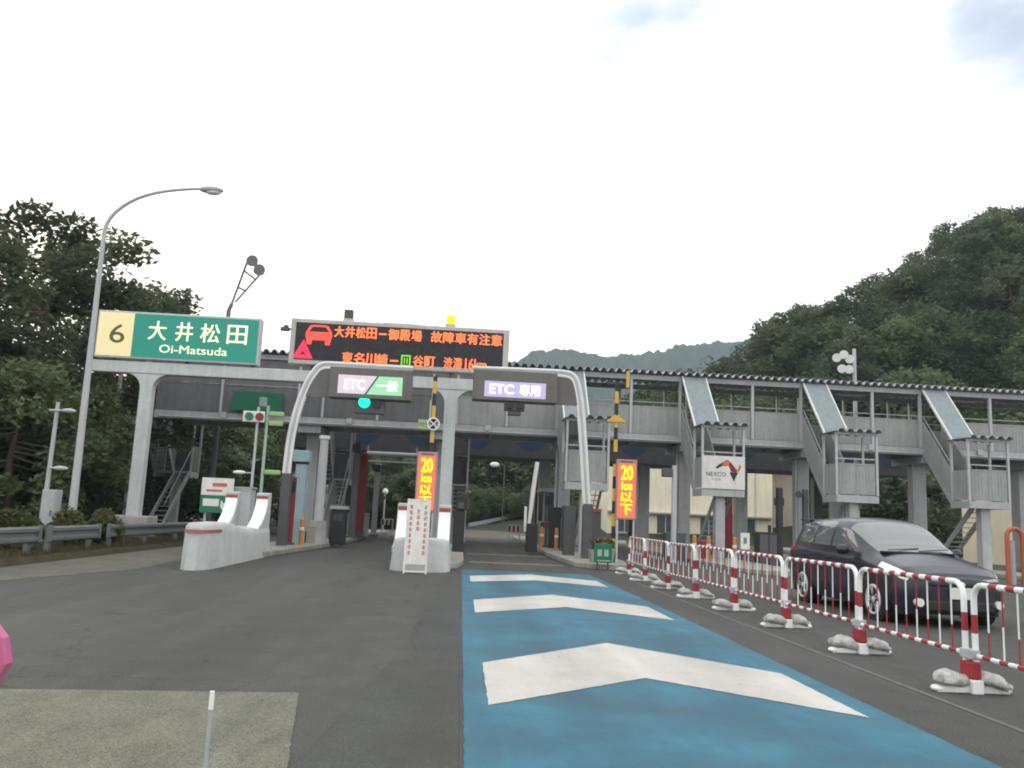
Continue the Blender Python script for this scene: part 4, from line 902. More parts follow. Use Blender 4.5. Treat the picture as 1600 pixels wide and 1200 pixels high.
k_ = thing('gate_machine', 'black lane machine beside the thick silver post', 'machine', (x, 30.2, 0.15))
b = MB(); b.box(x-0.3, x+0.2, 30, 30.6, 0.1, 1.3); b.build('case', 'black', k_, bevel=0.03); MB().box(x-0.34, x+0.24, 29.95, 30.65, 1.3, 1.42).build('lid', 'galv', k_); MB().box(x-0.2, x+0.1, 29.99, 29.998, 0.9, 1.15).build('screen', 'window', k_)
x = W(897, 830, 28.5).x
k_ = thing('lane_cabinet', 'dark grey lane cabinet with a red cap under the right arch', 'cabinet', (x, 28.5, 0.15)); MB().box(x-0.35, x+0.0, 28.2, 28.8, 0.1, 1.75).build('case', 'dark_steel', k_, bevel=0.02); 
xx = W(929, 830, 27.5).x; MB().box(xx-0.17, xx+0.17, 27.3, 27.7, 0.1, W(928, 800, 27.5).z).build('side_case', 'dark_steel', k_, bevel=0.02); MB().box(xx-0.18, xx+0.18, 27.28, 27.72, W(928, 800, 27.5).z+0.003, W(928, 795, 27.5).z).build('red_cap', 'red_band', k_)
# green little board at the nose of the right island
p0, p1 = W(928, 880, 23.3), W(957, 850, 23.3)
k_ = thing('kerb_board', 'small green board with pale marks, low on the right island nose', 'sign', ((p0.x+p1.x)/2, 23.3, 0)); MB().box(p0.x, p1.x, 23.3, 23.36, max(p0.z, 0.2), p1.z).build('board', 'plain_green', k_, bevel=0.01)
b = MB(); 
for i in range(2): b.box(p0.x+0.09+i*0.18, p0.x+0.21+i*0.18, 23.292, 23.298, p1.z-0.34, p1.z-0.16)
b.box(p0.x+0.08, p1.x-0.05, 23.292, 23.298, p0.z+0.06, p0.z+0.09); b.build('pale_marks', 'pale_green', k_)
for x in (p0.x+0.1, p1.x-0.1): MB().box(x-0.02, x+0.02, 23.365, 23.40, 0, p1.z-0.1).build('leg', 'dark_steel', k_)
# flower tub and clutter at nose
k_ = thing('planter', 'low planter with orange flowers behind the small green board', 'planter', (W(940, 845, 24.6).x, 24.6, 0.15))
x = W(940, 845, 24.6).x; MB().prism([(x-0.3, 0.15), (x+0.3, 0.15), (x+0.36, 0.5), (x-0.36, 0.5)], 'y', 24.4, 24.8).build('tub', 'kerb', k_)
b = MB(); random.seed(5)
for i in range(260):
    a = random.random()*6.28; r_ = random.random()**0.5*0.34; c = Vector((x+r_*math.cos(a), 24.6+0.5*r_*math.sin(a), 0.5+random.random()*0.3)); u = Vector((random.uniform(-1, 1), random.uniform(-1, 1), random.uniform(-1, 1)))*0.05; v_ = u.cross(Vector((random.random(), random.random(), 1)))*0.9
    b.add([c-u, c+v_, c+u, c-v_], [(0, 1, 2, 3)], 1 if i % 5 == 0 else 0)
b.build('flowers', ['leaf_bush', 'orange'], k_, fix=False)
# grey pole behind the LED board, black post, dark boxes, white plate, hoop
p = W(1052, 860, 29.6); k_ = thing('grey_pole', 'plain grey pole with a small lamp between the LED board and emblem landing', 'pole', (p.x, 29.6, 0)); zt = W(1049, 727, 29.6).z; MB().cyl((p.x, 29.6, 0), (p.x, 29.6, zt), 0.10, 0.085).build('pole', 'galv_light', k_); MB().box(p.x-0.45, p.x-0.08, 29.5, 29.7, zt-0.42, zt-0.12).build('lamp', 'dark_steel', k_, bevel=0.04)
p = W(1218, 850, 31); k_ = thing('black_post', 'tall black square post in front of the cream building', 'post', (p.x, 31, 0)); MB().box(p.x-0.1, p.x+0.1, 30.9, 31.1, 0, W(1218, 762, 31).z).build('shaft', 'black', k_, bevel=0.01); MB().box(p.x-0.2, p.x+0.2, 30.8, 31.2, 0, 0.08).build('foot', 'black', k_)
p = W(1258, 770, 32); k_ = thing('loudspeaker_post', 'dark post with a horn speaker near the rear of the car', 'post', (p.x, 32, 0)); MB().box(p.x-0.09, p.x+0.09, 31.9, 32.1, 0, W(1258, 765, 32).z).build('shaft', 'dark_steel', k_, bevel=0.01); zt = W(1258, 770, 32).z; MB().cyl((p.x-0.1, 32, zt-0.1), (p.x-0.32, 31.85, zt-0.08), 0.05, 0.14).build('horn', 'dark_steel', k_)
p = W(1198, 850, 28.6); k_ = thing('dark_cabinet', 'low black cabinet row behind the fence, right of the white plate', 'cabinet', (p.x, 28.6, 0)); b = MB(); b.box(p.x-0.34, p.x+0.30, 28.4, 28.9, 0, 1.18); b.build('case', 'black', k_, bevel=0.02)
b = MB(); b.box(p.x-0.3, p.x-0.02, 28.385, 28.397, 0.1, 1.1); b.build('door', 'dark_steel', k_); b = MB(); b.box(p.x+0.02, p.x+0.27, 28.385, 28.397, 0.1, 1.1); b.build('door', 'dark_steel', k_); MB().cyl((p.x+0.1, 28.6, 1.18), (p.x+0.1, 28.6, 1.42), 0.06).build('knob', 'black', k_)
p0, p1 = W(1157, 858, 26.5), W(1171, 833, 26.5); k_ = thing('white_plate', 'small white plate sign behind the fence below the emblem landing', 'sign', ((p0.x+p1.x)/2, 26.5, 0)); MB().box(p0.x, p1.x, 26.48, 26.5, p0.z, p1.z).build('plate', 'board_white', k_); MB().box(p0.x+0.09, p0.x+0.19, 26.47, 26.479, p0.z+0.17, p1.z-0.14).build('pale_mark', 'mark_grey', k_); MB().box(p0.x+0.11, p0.x+0.16, 26.505, 26.55, 0, p1.z-0.05).build('leg', 'galv', k_)
hY = 24.5; xa, xb = W(1575, 880, hY).x, W(1599, 880, hY).x; zt = W(1585, 826, hY).z
k_ = thing('hoop_guard', 'rusty orange hoop guard with a grey post inside, at right edge', 'guard', ((xa+xb)/2, hY, 0)); r_ = (xb-xa)/2
MB().tube([(xa, hY, 0), (xa, hY, zt-r_)]+[((xa+xb)/2-r_*math.cos(R(a)), hY, zt-r_+r_*math.sin(R(a))) for a in range(20, 180, 20)]+[(xb, hY, zt-r_), (xb, hY, 0)], 0.065, 12).build('hoop', 'hoop_orange', k_); MB().cyl(((xa+xb)/2, hY+0.15, 0), ((xa+xb)/2, hY+0.15, zt-0.35), 0.09).build('inner_post', 'galv', k_)
# overhead height bar with two tubes in the left lane, small lamp beyond
k_ = thing('height_bar', 'pale double bar across the left lane below the toll roof', 'barrier', (-2.8, 40.6, 4)); xa, xb = W(573, 715, 40.6).x, W(652, 715, 40.6).x
for zz, r_ in ((W(610, 710, 40.6).z, 0.12), (W(610, 722, 40.6).z, 0.05)): MB().tube([(xa, 40.6, zz), (xb, 40.6, zz)], r_, 10).build('bar', 'galv_light', k_)
b = MB(); b.box(xa, xa+0.08, 40.55, 40.65, W(610, 722, 40.6).z, cz0+0.2); b.box(xb-0.08, xb, 40.55, 40.65, W(610, 722, 40.6).z, cz0+0.2); b.build('hanger', 'galv', k_)
p = W(602, 768, 60); k_ = thing('globe_lamp', 'white globe lamp on a thin post far beyond the left lane', 'street lamp', (p.x, 60, 0)); MB().cyl((p.x, 60, 0), (p.x, 60, p.z), 0.06).build('post', 'galv', k_); MB().sphere((p.x, 60, p.z), 0.22).build('globe', 'tube_white', k_)
p = W(773, 727, 78); k_ = thing('road_lamp', 'small white road lamp before the far trees beyond the exit lane', 'street lamp', (p.x+0.8, 78, 0)); MB().tube([(p.x+0.9, 78, 0), (p.x+0.9, 78, p.z), (p.x+0.5, 78, p.z+0.15)], 0.06).build('post', 'dark_steel', k_); MB().sphere((p.x, 78, p.z+0.05), 0.45, sc=(1, 0.6, 0.55)).build('lamp_head', 'tube_white', k_)

# far guardrail on the curve
t = thing('guardrail', 'far guardrail on the curve seen through the exit lane', 'guardrail', (2, 80, 0.3)); b = MB()
gpts = [(W(733, 818, 74)), (W(760, 813, 78)), (W(785, 808, 82)), (W(815, 802, 86))]
vs = [(p.x, p.y+dy, p.z+dz) for p in gpts for dy, dz in ((0, -0.28), (0, 0.05), (0.06, 0.05), (0.06, -0.28))]
b.add(vs, [(4*i+k, 4*i+(k+1) % 4, 4*i+4+(k+1) % 4, 4*i+4+k) for i in range(3) for k in range(4)])
b.build('rail', 'galv_light', t)
for p in gpts: MB().box(p.x-0.06, p.x+0.06, p.y+0.06, p.y+0.16, -0.02, p.z).build('post', 'galv', t)
# small red-white delineators beyond the booths
for px, py, Y, tx in ((803, 832, 44, 'at the right kerb of the exit lane'), (604, 828, 47, 'beside the left lane under the toll roof')):
    p = W(px, py+8, Y); t = thing('lane_barricade', 'small red and white barricade '+tx, 'barricade', (p.x, Y, 0)); b = MB()
    b.tube([(p.x-0.28, Y, 0), (p.x-0.28, Y, 0.86), (p.x+0.28, Y, 0.86), (p.x+0.28, Y, 0)], 0.035)
    b.build('frame', 'fence_white', t); MB().box(p.x-0.34, p.x+0.34, Y-0.06, Y-0.037, 0.55, 0.85).build('board', 'fence_white', t); b = MB()
    for i in range(3): b.box(p.x-0.3+i*0.22, p.x-0.2+i*0.22, Y-0.066, Y-0.061, 0.55, 0.85)
    b.build('red_stripes', 'fence_red', t)

# ------------------------------------------------------------------ cream building and other houses
by = 66.0; x0, x1 = 11.3, 26.6
bl = thing('cream_building', 'cream tollgate office building with windows under the toll roof line', 'building', ((x0+x1)/2, by+4, 0)); H = 6.3
MB().box(x0, 24.3, by, by+9, 0, H).build('wall', 'cream_wall', bl); MB().box(24.32, x1, by+1.5, by+9, 0, H).build('wall', 'cream_wall_dull', bl)
MB().box(x0-0.3, x1+0.3, by-0.3, by+9.3, H, H+0.35).build('roof', 'stair_grey', bl)
MB().box(x0, 24.2, by-0.5, by-0.003, 1.98, 2.10).build('ledge', 'stair_grey', bl)
for i, x in enumerate((12.0, 15.2, 18.6, 21.6)):
    wv = MB().box(x, x+1.3, by-0.04, by-0.003, 0.5, 1.85).build('window', 'window', bl)
    b = MB(); b.box(x-0.06, x+1.36, by-0.07, by-0.042, 0.42, 0.5); b.box(x-0.06, x+1.36, by-0.07, by-0.042, 1.85, 1.93); b.box(x+0.62, x+0.68, by-0.07, by-0.042, 0.5, 1.85); b.build('frame', 'frame_silver', wv, org=parent_world(bl))
wv = MB().box(25.0, 25.8, by+1.45, by+1.497, 3.1, 3.7).build('window', 'window', bl)
MB().cyl((22.95, by-0.08, 0), (22.95, by-0.08, H), 0.06).build('downpipe', 'frame_silver', bl)
wv = thing('yellow_shed', 'pale yellow shed wall at the right edge behind the hoop', 'building', (27.9, 41, 0)); MB().box(27.0, 32, 41, 45, 0, 4.2).build('wall', 'cream_wall', wv); MB().box(26.8, 32.2, 40.8, 45.2, 4.2, 4.4).build('roof', 'stair_grey', wv)
b = MB(); b.box(27.5, 28.4, 40.96, 40.997, 0.1, 2.1); b.build('door', 'stair_grey', wv)

# ------------------------------------------------------------------ red and white fence with sandbags
FP = [(4.56, 5.40), (4.54, 7.52), (4.54, 9.63), (4.54, 11.82), (4.47, 13.87), (4.39, 15.85), (4.33, 17.75), (4.31, 19.85), (4.36, 22.0)]
FH = 0.94
FN = ['nearest the camera, cut by the right frame edge', 'in front of the car bumper and front wheel', 'in front of the car doors', 'ending just left of the car rear wheel', 'below the small white plate sign', 'below the emblem landing column', 'below the plain grey pole', 'last of the fence, beside the LED board']
def fence_panel(i):
    (xa, ya), (xb, yb) = FP[i], FP[i+1]
    rj = random.Random(40+i); A = Vector((xa+rj.uniform(-0.025, 0.025), ya, 0)); B = Vector((xb+rj.uniform(-0.025, 0.025), yb, rj.uniform(-0.012, 0.012))); d = (B-A).normalized(); A = A+d*0.055; B = B-d*0.055; Ln = (B-A).length
    t = thing('barrier_panel', 'red and white striped fence panel '+FN[i], 'fence', (A+B)/2, 'red and white fence panels')
    r = 0.026; rad = 0.13
    P3 = lambda s_, z: A+d*s_+Vector((0, 0, z))
    # frame outline: one bent tube, painted in white and red lengths
    n = 15; seg = (Ln-2*rad)/n
    path = [P3(0, z) for z in (0.10, 0.12, 0.27, 0.52, 0.68, FH-rad)]+[P3(rad-rad*math.cos(R(a)), FH-rad+rad*math.sin(R(a))) for a in (18, 36, 54, 72)]+[P3(rad+seg*k, FH) for k in range(n+1)]
    path += [P3(Ln-rad+rad*math.sin(R(a)), FH-rad+rad*math.cos(R(a))) for a in (18, 36, 54, 72)]+[P3(Ln, z) for z in (FH-rad, 0.68, 0.52, 0.27, 0.12, 0.10)]
    ms = [0, 1, 0, 1, 0]+[0]*5+[k % 2 for k in range(n)]+[0]*5+[0, 1, 0, 1, 0]
    MB().stripe(path, r, ms).build('frame', ['fence_white', 'fence_red'], t)
    n = 17; seg = Ln/n
    MB().stripe([P3(seg*k, 0.33) for k in range(n+1)], 0.02, [k % 2 for k in range(n)], 10).build('bottom_rail', ['fence_white', 'fence_red'], t)
    nb_ = 9
    for k in range(nb_):
        s_ = Ln*(k+1)/(nb_+1); w2 = MB()
        if k % 2: w2.stripe([P3(s_, 0.33), P3(s_, 0.62), P3(s_, FH)], 0.0072, [0, 1], 6)
        else: w2.stripe([P3(s_, 0.33), P3(s_, 0.55), P3(s_, FH)], 0.0072, [1, 0], 6)
        w2.build('baluster', ['fence_white', 'fence_red'], t)
for i in range(len(FP)-1): fence_panel(i)
FT = ['nearest fence joint', 'joint in front of the car front bumper', 'joint in front of the car front wheel', 'joint left of the car rear wheel', 'joint below the white plate sign', 'joint below the emblem landing', 'joint below the grey pole', 'joint just right of the LED board', 'fence end beside the LED board']
def bag_mesh(seed):
    b = MB(); nu, nv = 40, 24; vs = []; fs = []
    for i in range(nv+1):
        a = math.pi*i/nv
        for k in range(nu):
            bb = 2*math.pi*k/nu; c_, s_ = math.cos(bb), math.sin(bb)
            x = math.copysign(abs(math.sin(a)*c_)**0.75, c_)*0.19; y = math.copysign(abs(math.sin(a)*s_)**0.75, s_)*0.125; z = math.cos(a)*0.058
            nn = noise.noise(Vector((x*8+seed*3.1, y*8, z*8)))*0.024+noise.noise(Vector((x*26+seed*1.7, y*26, z*26)))*0.009; vs.append((x*(1+nn*3), y*(1+nn*2), max(-0.05, z+nn-0.03*(abs(x)/0.19)**2)))
    for i in range(nv):
        for k in range(nu): fs.append((i*nu+k, (i+1)*nu+k, (i+1)*nu+(k+1) % nu, i*nu+(k+1) % nu))
    b.add(vs, fs, 0, True); b.tube([(0.16, -0.02, -0.01), (0.20, 0.0, -0.015), (0.215, 0.01, -0.02)], [0.03, 0.022, 0.03], 8, 0); return b
for i, (x, y) in enumerate(FP):
    if i == 0: continue
    t = thing('fence_foot', 'white fence foot under the '+FT[i], 'fence foot', (x, y, 0), 'feet under the fence joints')
    b = MB(); b.prism([(x-0.33, 0), (x-0.29, 0.05), (x-0.05, 0.075), (x+0.05, 0.075), (x+0.29, 0.05), (x+0.33, 0)], 'y', y-0.055, y+0.055); b.box(x-0.055, x+0.055, y-0.11, y+0.11, 0.0, 0.12); b.build('base', 'fence_white', t, bevel=0.012)
    b = MB()
    for s_ in (-0.305, 0.305): b.sphere((x+s_, y, 0.03), 0.055, sc=(1, 1.2, 0.55))
    b.build('end_pad', 'fence_white', t)
    b = MB(); b.box(x-0.045, x+0.045, y-0.09, y+0.09, 0.29, 0.37); b.build('clamp', 'galv', t, bevel=0.01)
    MB().box(x-0.042, x+0.042, y-0.098, y+0.098, 0.125, 0.27).build('sleeve', 'fence_red', t, bevel=0.012)
    for s_, sd in ((-1, 'left'), (1, 'right')):
        o = bag_mesh(i*2+s_).build('sandbag', 'sandbag', None, org=(0, 0, 0)); o.location = (x+s_*0.165, y+random.uniform(-0.05, 0.03), 0.112); o.scale = (0.80, random.uniform(0.85, 1.05), random.uniform(0.9, 1.15)); o.rotation_euler = (random.uniform(-0.12, 0.12), s_*0.20*(1 if s_ > 0 else -1)*(1 if s_ > 0 else -1), random.uniform(-0.55, 0.55)+(0 if s_ > 0 else math.pi))
        tag(o, 'grey sandbag on the '+('lane' if s_ < 0 else 'car')+' side, '+FT[i], 'sandbag', 'sandbags on the fence feet')

# ------------------------------------------------------------------ the car
CX, CY0 = 7.36, 12.38           # centre line and front bumper
car = thing('parked_car', 'dark purple grey people carrier facing the camera behind the striped fence', 'car', (CX, CY0+2.3, 0))
# stations: u from front; ring of 9 points (half width, height) from sill to roof centre
ST = [
 (0.00, [(0.40,0.26),(0.42,0.36),(0.45,0.50),(0.45,0.60),(0.44,0.66),(0.40,0.69),(0.30,0.71),(0.16,0.72),(0,0.72)]),
 (0.10, [(0.62,0.22),(0.66,0.34),(0.68,0.50),(0.67,0.64),(0.64,0.72),(0.56,0.76),(0.40,0.78),(0.20,0.79),(0,0.79)]),
 (0.35, [(0.76,0.20),(0.81,0.34),(0.83,0.52),(0.81,0.70),(0.76,0.80),(0.65,0.85),(0.46,0.87),(0.24,0.88),(0,0.885)]),
 (0.75, [(0.80,0.20),(0.855,0.36),(0.865,0.58),(0.845,0.78),(0.79,0.87),(0.68,0.93),(0.48,0.96),(0.25,0.975),(0,0.98)]),
 (1.10, [(0.80,0.20),(0.86,0.36),(0.87,0.60),(0.855,0.82),(0.80,0.92),(0.71,0.985),(0.52,1.03),(0.27,1.05),(0,1.055)]),
 (1.35, [(0.80,0.20),(0.86,0.36),(0.87,0.60),(0.86,0.84),(0.81,0.95),(0.735,1.06),(0.57,1.145),(0.30,1.175),(0,1.18)]),
 (1.75, [(0.80,0.20),(0.86,0.36),(0.87,0.60),(0.865,0.85),(0.82,0.965),(0.745,1.18),(0.60,1.34),(0.33,1.38),(0,1.39)]),
 (2.10, [(0.80,0.20),(0.86,0.36),(0.87,0.60),(0.865,0.86),(0.825,0.975),(0.75,1.26),(0.61,1.475),(0.34,1.53),(0,1.54)]),
 (2.60, [(0.80,0.20),(0.86,0.36),(0.87,0.61),(0.865,0.88),(0.825,0.995),(0.745,1.28),(0.61,1.52),(0.34,1.585),(0,1.595)]),
 (3.30, [(0.80,0.20),(0.86,0.36),(0.87,0.62),(0.865,0.90),(0.82,1.02),(0.735,1.28),(0.60,1.51),(0.34,1.575),(0,1.585)]),
 (3.90, [(0.80,0.22),(0.855,0.38),(0.865,0.64),(0.855,0.93),(0.80,1.05),(0.70,1.27),(0.58,1.485),(0.34,1.55),(0,1.565)]),
 (4.30, [(0.78,0.25),(0.83,0.40),(0.84,0.66),(0.82,0.94),(0.76,1.06),(0.66,1.26),(0.55,1.455),(0.32,1.515),(0,1.53)]),
 (4.52, [(0.70,0.28),(0.76,0.42),(0.78,0.68),(0.76,0.93),(0.69,1.03),(0.60,1.20),(0.49,1.37),(0.28,1.425),(0,1.44)]),
 (4.60, [(0.45,0.34),(0.52,0.45),(0.55,0.66),(0.52,0.86),(0.48,0.95),(0.42,1.05),(0.33,1.13),(0.18,1.16),(0,1.165)]),
]
def cr(p0, p1, p2, p3, t): return 0.5*((2*p1)+(-p0+p2)*t+(2*p0-5*p1+4*p2-p3)*t*t+(-p0+3*p1-3*p2+p3)*t**3)
nj = 9; SU, SV = 14, 12
grid = []; us = []
for i in range(len(ST)-1):
    for a in range(SU + (1 if i == len(ST)-2 else 0)):
        t = a/SU; row = []
        S4 = [ST[max(i-1, 0)], ST[i], ST[i+1], ST[min(i+2, len(ST)-1)]]
        u = S4[1][0]+(S4[2][0]-S4[1][0])*t
        ring = [(cr(*[S4[k][1][j][0] for k in range(4)], t), cr(*[S4[k][1][j][1] for k in range(4)], t)) for j in range(nj)]
        fine = []
        for j in range(nj-1):
            R4 = [ring[max(j-1, 0)], ring[j], ring[j+1], ring[j+2] if j+2 < nj else (-ring[j][0], ring[j][1])]
            for c in range(SV+(1 if j == nj-2 else 0)):
                s_ = c/SV; fine.append((cr(*[q[0] for q in R4], s_), cr(*[q[1] for q in R4], s_), j+s_))
        grid.append([(u, fy, fz, jj) for fy, fz, jj in fine]); us.append(u)
parts = {k: MB() for k in ('body', 'windshield', 'rear_glass', 'side_l', 'side_r', 'front_side_l', 'front_side_r', 'head_l', 'head_r', 'tail_l', 'tail_r', 'grille')}
cols = len(grid[0])
for side in (-1, 1):
    for i in range(len(grid)-1):
        for k in range(cols-1):
            q = [grid[i][k], grid[i][k+1], grid[i+1][k+1], grid[i+1][k]]
            u = sum(p[0] for p in q)/4; j = sum(p[3] for p in q)/4; yv = sum(p[1] for p in q)/4; zz = sum(p[2] for p in q)/4
            key = 'body'; s_ = 'l' if side < 0 else 'r'
            if 1.12 < u < 2.06 and j > 5.62: key = 'windshield'
            elif 1.50 < u < 2.52 and 4.3 < j < 5.5 and (u > 1.42+(j-4.3)*0.43): key = 'front_side_'+s_
            elif 2.62 < u < 4.1 and 4.3 < j < 5.88 and not (3.30 < u < 3.40): key = 'side_'+s_
            elif u > 4.36 and j > 5.2: key = 'rear_glass'
            elif 0.16 < u < 0.80 and 3.0+u*0.45 < j < 4.3 : key = 'head_'+s_
            elif u > 4.25 and 3.0 < j < 4.3: key = 'tail_'+s_
            elif u < 0.16 and 0.5 < j < 2.4 and yv < 0.55: key = 'grille'
            vs = [(CX+side*p[1], CY0+p[0], p[2]) for p in q]
            parts[key].add(vs if side > 0 else vs[::-1], [(0, 1, 2, 3)], 0, True)
def weld(o):
    bm = bmesh.new(); bm.from_mesh(o.data); bmesh.ops.remove_doubles(bm, verts=bm.verts, dist=0.0005); bmesh.ops.recalc_face_normals(bm, faces=bm.faces); bm.to_mesh(o.data); bm.free()
    for p in o.data.polygons: p.use_smooth = True
b = parts['body']; 
g0 = grid[0]; b.add([(CX+p[1], CY0, p[2]) for p in g0]+[(CX-p[1], CY0, p[2]) for p in g0[::-1]], [tuple(range(2*len(g0)))], 0)
g0 = grid[-1]; b.add([(CX+p[1], CY0+4.6, p[2]) for p in g0]+[(CX-p[1], CY0+4.6, p[2]) for p in g0[::-1]], [tuple(range(2*len(g0)))], 0)
NMS = {'body': ('body', 'car_paint'), 'windshield': ('windscreen', 'car_glass'), 'rear_glass': ('rear_window', 'car_glass'), 'side_l': ('rear_side_window', 'car_glass'), 'side_r': ('rear_side_window', 'car_glass'), 'front_side_l': ('front_side_window', 'car_glass'), 'front_side_r': ('front_side_window', 'car_glass'),
       'head_l': ('headlight', 'lens'), 'head_r': ('headlight', 'lens'), 'tail_l': ('tail_light', 'tail_red'), 'tail_r': ('tail_light', 'tail_red'), 'grille': ('grille', 'car_trim')}
for k, (nm, mt) in NMS.items():
    if parts[k].f: weld(parts[k].build(nm, mt, car))
# underside, bumper intake, plate, mirrors, wipers, handles
b = MB()
for s_ in (-1, 1): b.prism([(CX+s_*0.34, 0.68), (CX+s_*0.60, 0.70), (CX+s_*0.58, 0.735), (CX+s_*0.34, 0.715)], 'y', CY0+0.02, CY0+0.10)
b.build('chrome_strip', 'alloy', car)
MB().box(CX-0.62, CX+0.62, CY0+1.05, CY0+1.16, 1.035, 1.058).build('cowl', 'car_trim', car)
for u0, dx in ((1.75, -0.36), (1.75, 0.36)):
    b = MB(); b.prism([(CY0+2.35, 0.75), (CY0+2.55, 0.75), (CY0+2.68, 1.16), (CY0+2.56, 1.18)], 'x', CX+dx-0.22, CX+dx+0.22); b.prism([(CY0+2.58, 1.2), (CY0+2.68, 1.2), (CY0+2.70, 1.36), (CY0+2.62, 1.36)], 'x', CX+dx-0.12, CX+dx+0.12); b.build('front_seat', 'car_trim', car, bevel=0.03)
MB().box(CX-0.76, CX+0.76, CY0+0.3, CY0+4.4, 0.17, 0.30).build('underbody', 'car_trim', car)
b = MB(); b.box(CX-0.52, CX+0.52, CY0-0.012, CY0+0.1, 0.24, 0.40); b.build('lower_intake', 'car_trim', car, bevel=0.03)
b = MB(); b.box(CX-0.46, CX+0.46, CY0-0.02, CY0+0.1, 0.60, 0.66); b.build('upper_grille', 'car_trim', car, bevel=0.02)
MB().sphere((CX, CY0-0.025, 0.635), 0.06, sc=(1.2, 0.4, 0.8)).build('badge', 'alloy', car)
MB().box(CX-0.165, CX+0.165, CY0-0.035, CY0-0.014, 0.43, 0.595).build('number_plate', 'board_white', car)
for s_ in (-1, 1):
    b = MB(); b.cyl((CX+s_*0.60, CY0+0.0, 0.36), (CX+s_*0.60, CY0+0.14, 0.36), 0.06); b.build('fog_lamp', 'lens', car)
    b = MB(); b.sphere((CX+s_*0.98, CY0+1.72, 1.04), 0.13, sc=(0.85, 0.6, 0.62)); b.box(CX+s_*0.90-0.06, CX+s_*0.90+0.02, CY0+1.70, CY0+1.78, 0.97, 1.01); b.build('wing_mirror', 'car_paint', car)
    for u in (2.45, 3.35): MB().box(CX+s_*0.868-0.012, CX+s_*0.868+0.012, CY0+u, CY0+u+0.2, 0.86, 0.895).build('door_handle', 'car_paint', car, bevel=0.01)
    b = MB()
    for u in (1.55, 2.57, 3.62):
        b.box(CX+s_*0.868-0.004, CX+s_*0.868+0.004, CY0+u-0.006, CY0+u+0.006, 0.32, 0.84)
    b.build('door_seam', 'car_trim', car)
    for wy in (0.86, 3.63):
        xw = CX+s_*0.80; yw = CY0+wy; out_ = CX+s_*0.882
        MB().cyl((xw-s_*0.15, yw, 0.33), (CX+s_*0.876, yw, 0.33), 0.365, n=36).build('wheel_arch', 'car_trim', car)
        wh = MB(); wh.tube([(xw-s_*0.08, yw, 0.315), (xw+s_*0.085, yw, 0.315)], [0.315, 0.315], 36); tyre = wh
        to = tyre.build('wheel', 'rubber', car, bevel=0.02)
        b = MB(); X0 = xw+s_*0.088
        b.tube([(X0, yw+0.215*math.cos(R(a)), 0.315+0.215*math.sin(R(a))) for a in range(0, 360, 15)], 0.022, 8, closed=True)
        for k in range(5):
            a = R(72*k+10); da = 0.16
            for dd in (-0.13, 0.13): b.add([(X0+s_*0.008, yw+0.04*math.cos(a+dd*3), 0.315+0.04*math.sin(a+dd*3)), (X0+s_*0.012, yw+0.21*math.cos(a+dd-0.11), 0.315+0.21*math.sin(a+dd-0.11)), (X0+s_*0.012, yw+0.21*math.cos(a+dd+0.11), 0.315+0.21*math.sin(a+dd+0.11))], [(0, 1, 2)])
        b.sphere((X0, yw, 0.315), 0.05, sc=(0.4, 1, 1)); b.build('rim', 'alloy', to, org=parent_world(car))
b = MB()
for (xa, xb) in ((-0.5, 0.05), (0.0, 0.55)): b.tube([(CX+xa, CY0+1.12, 1.075), (CX+xb, CY0+1.22, 1.115)], 0.008, 6)
b.build('wiper', 'car_trim', car)
b = MB(); b.box(CX-0.56, CX+0.56, CY0+4.05, CY0+4.52, 1.515, 1.545); b.build('spoiler', 'car_paint', car, bevel=0.012)

# ------------------------------------------------------------------ own car: slim corner pole, pink charm at left edge
p = W(332, 1080, 2.6)
cp = thing('marker_pole', 'slim chrome marker pole with pale tip standing in the near foreground', 'pole', (p.x, 2.6, 0))
MB().cyl((p.x, 2.6, 0.004), (p.x, 2.6, p.z-0.05), 0.0065, 0.006, 12).build('rod', 'galv', cp); MB().cyl((p.x, 2.6, p.z-0.05), (p.x, 2.6, p.z), 0.0075, 0.007, 12).build('tip', 'fence_white', cp); MB().cyl((p.x, 2.6, 0.0), (p.x, 2.6, 0.03), 0.05, 0.04, 16).build('foot', 'black', cp)
p = W(-22, 1030, 2.4); zt = W(-22, 972, 2.4).z; zb = W(-22, 1092, 2.4).z; hx = (W(17, 1030, 2.4)-W(-22, 1030, 2.4)).x
pm = thing('pink_marker', 'pink rounded marker cut off by the left edge in the foreground', 'marker', (p.x, 2.4, 0))
zm = (zt+zb)/2; hz = (zt-zb)/2
b = MB(); b.prism([(p.x+hx*c_, zm+hz*s_) for c_, s_ in ((1, -0.05), (0.72, 0.62), (0.2, 1.0), (-0.5, 1.05), (-1.3, 0.6), (-1.5, -0.1), (-1.2, -0.8), (-0.4, -1.1), (0.4, -0.95))], 'y', 2.38, 2.42); b.build('disc', 'pink', pm, bevel=0.008)
MB().cyl((p.x-hx*0.2, 2.4, 0), (p.x-hx*0.2, 2.4, zb+0.03), 0.012).build('stem', 'galv', pm)

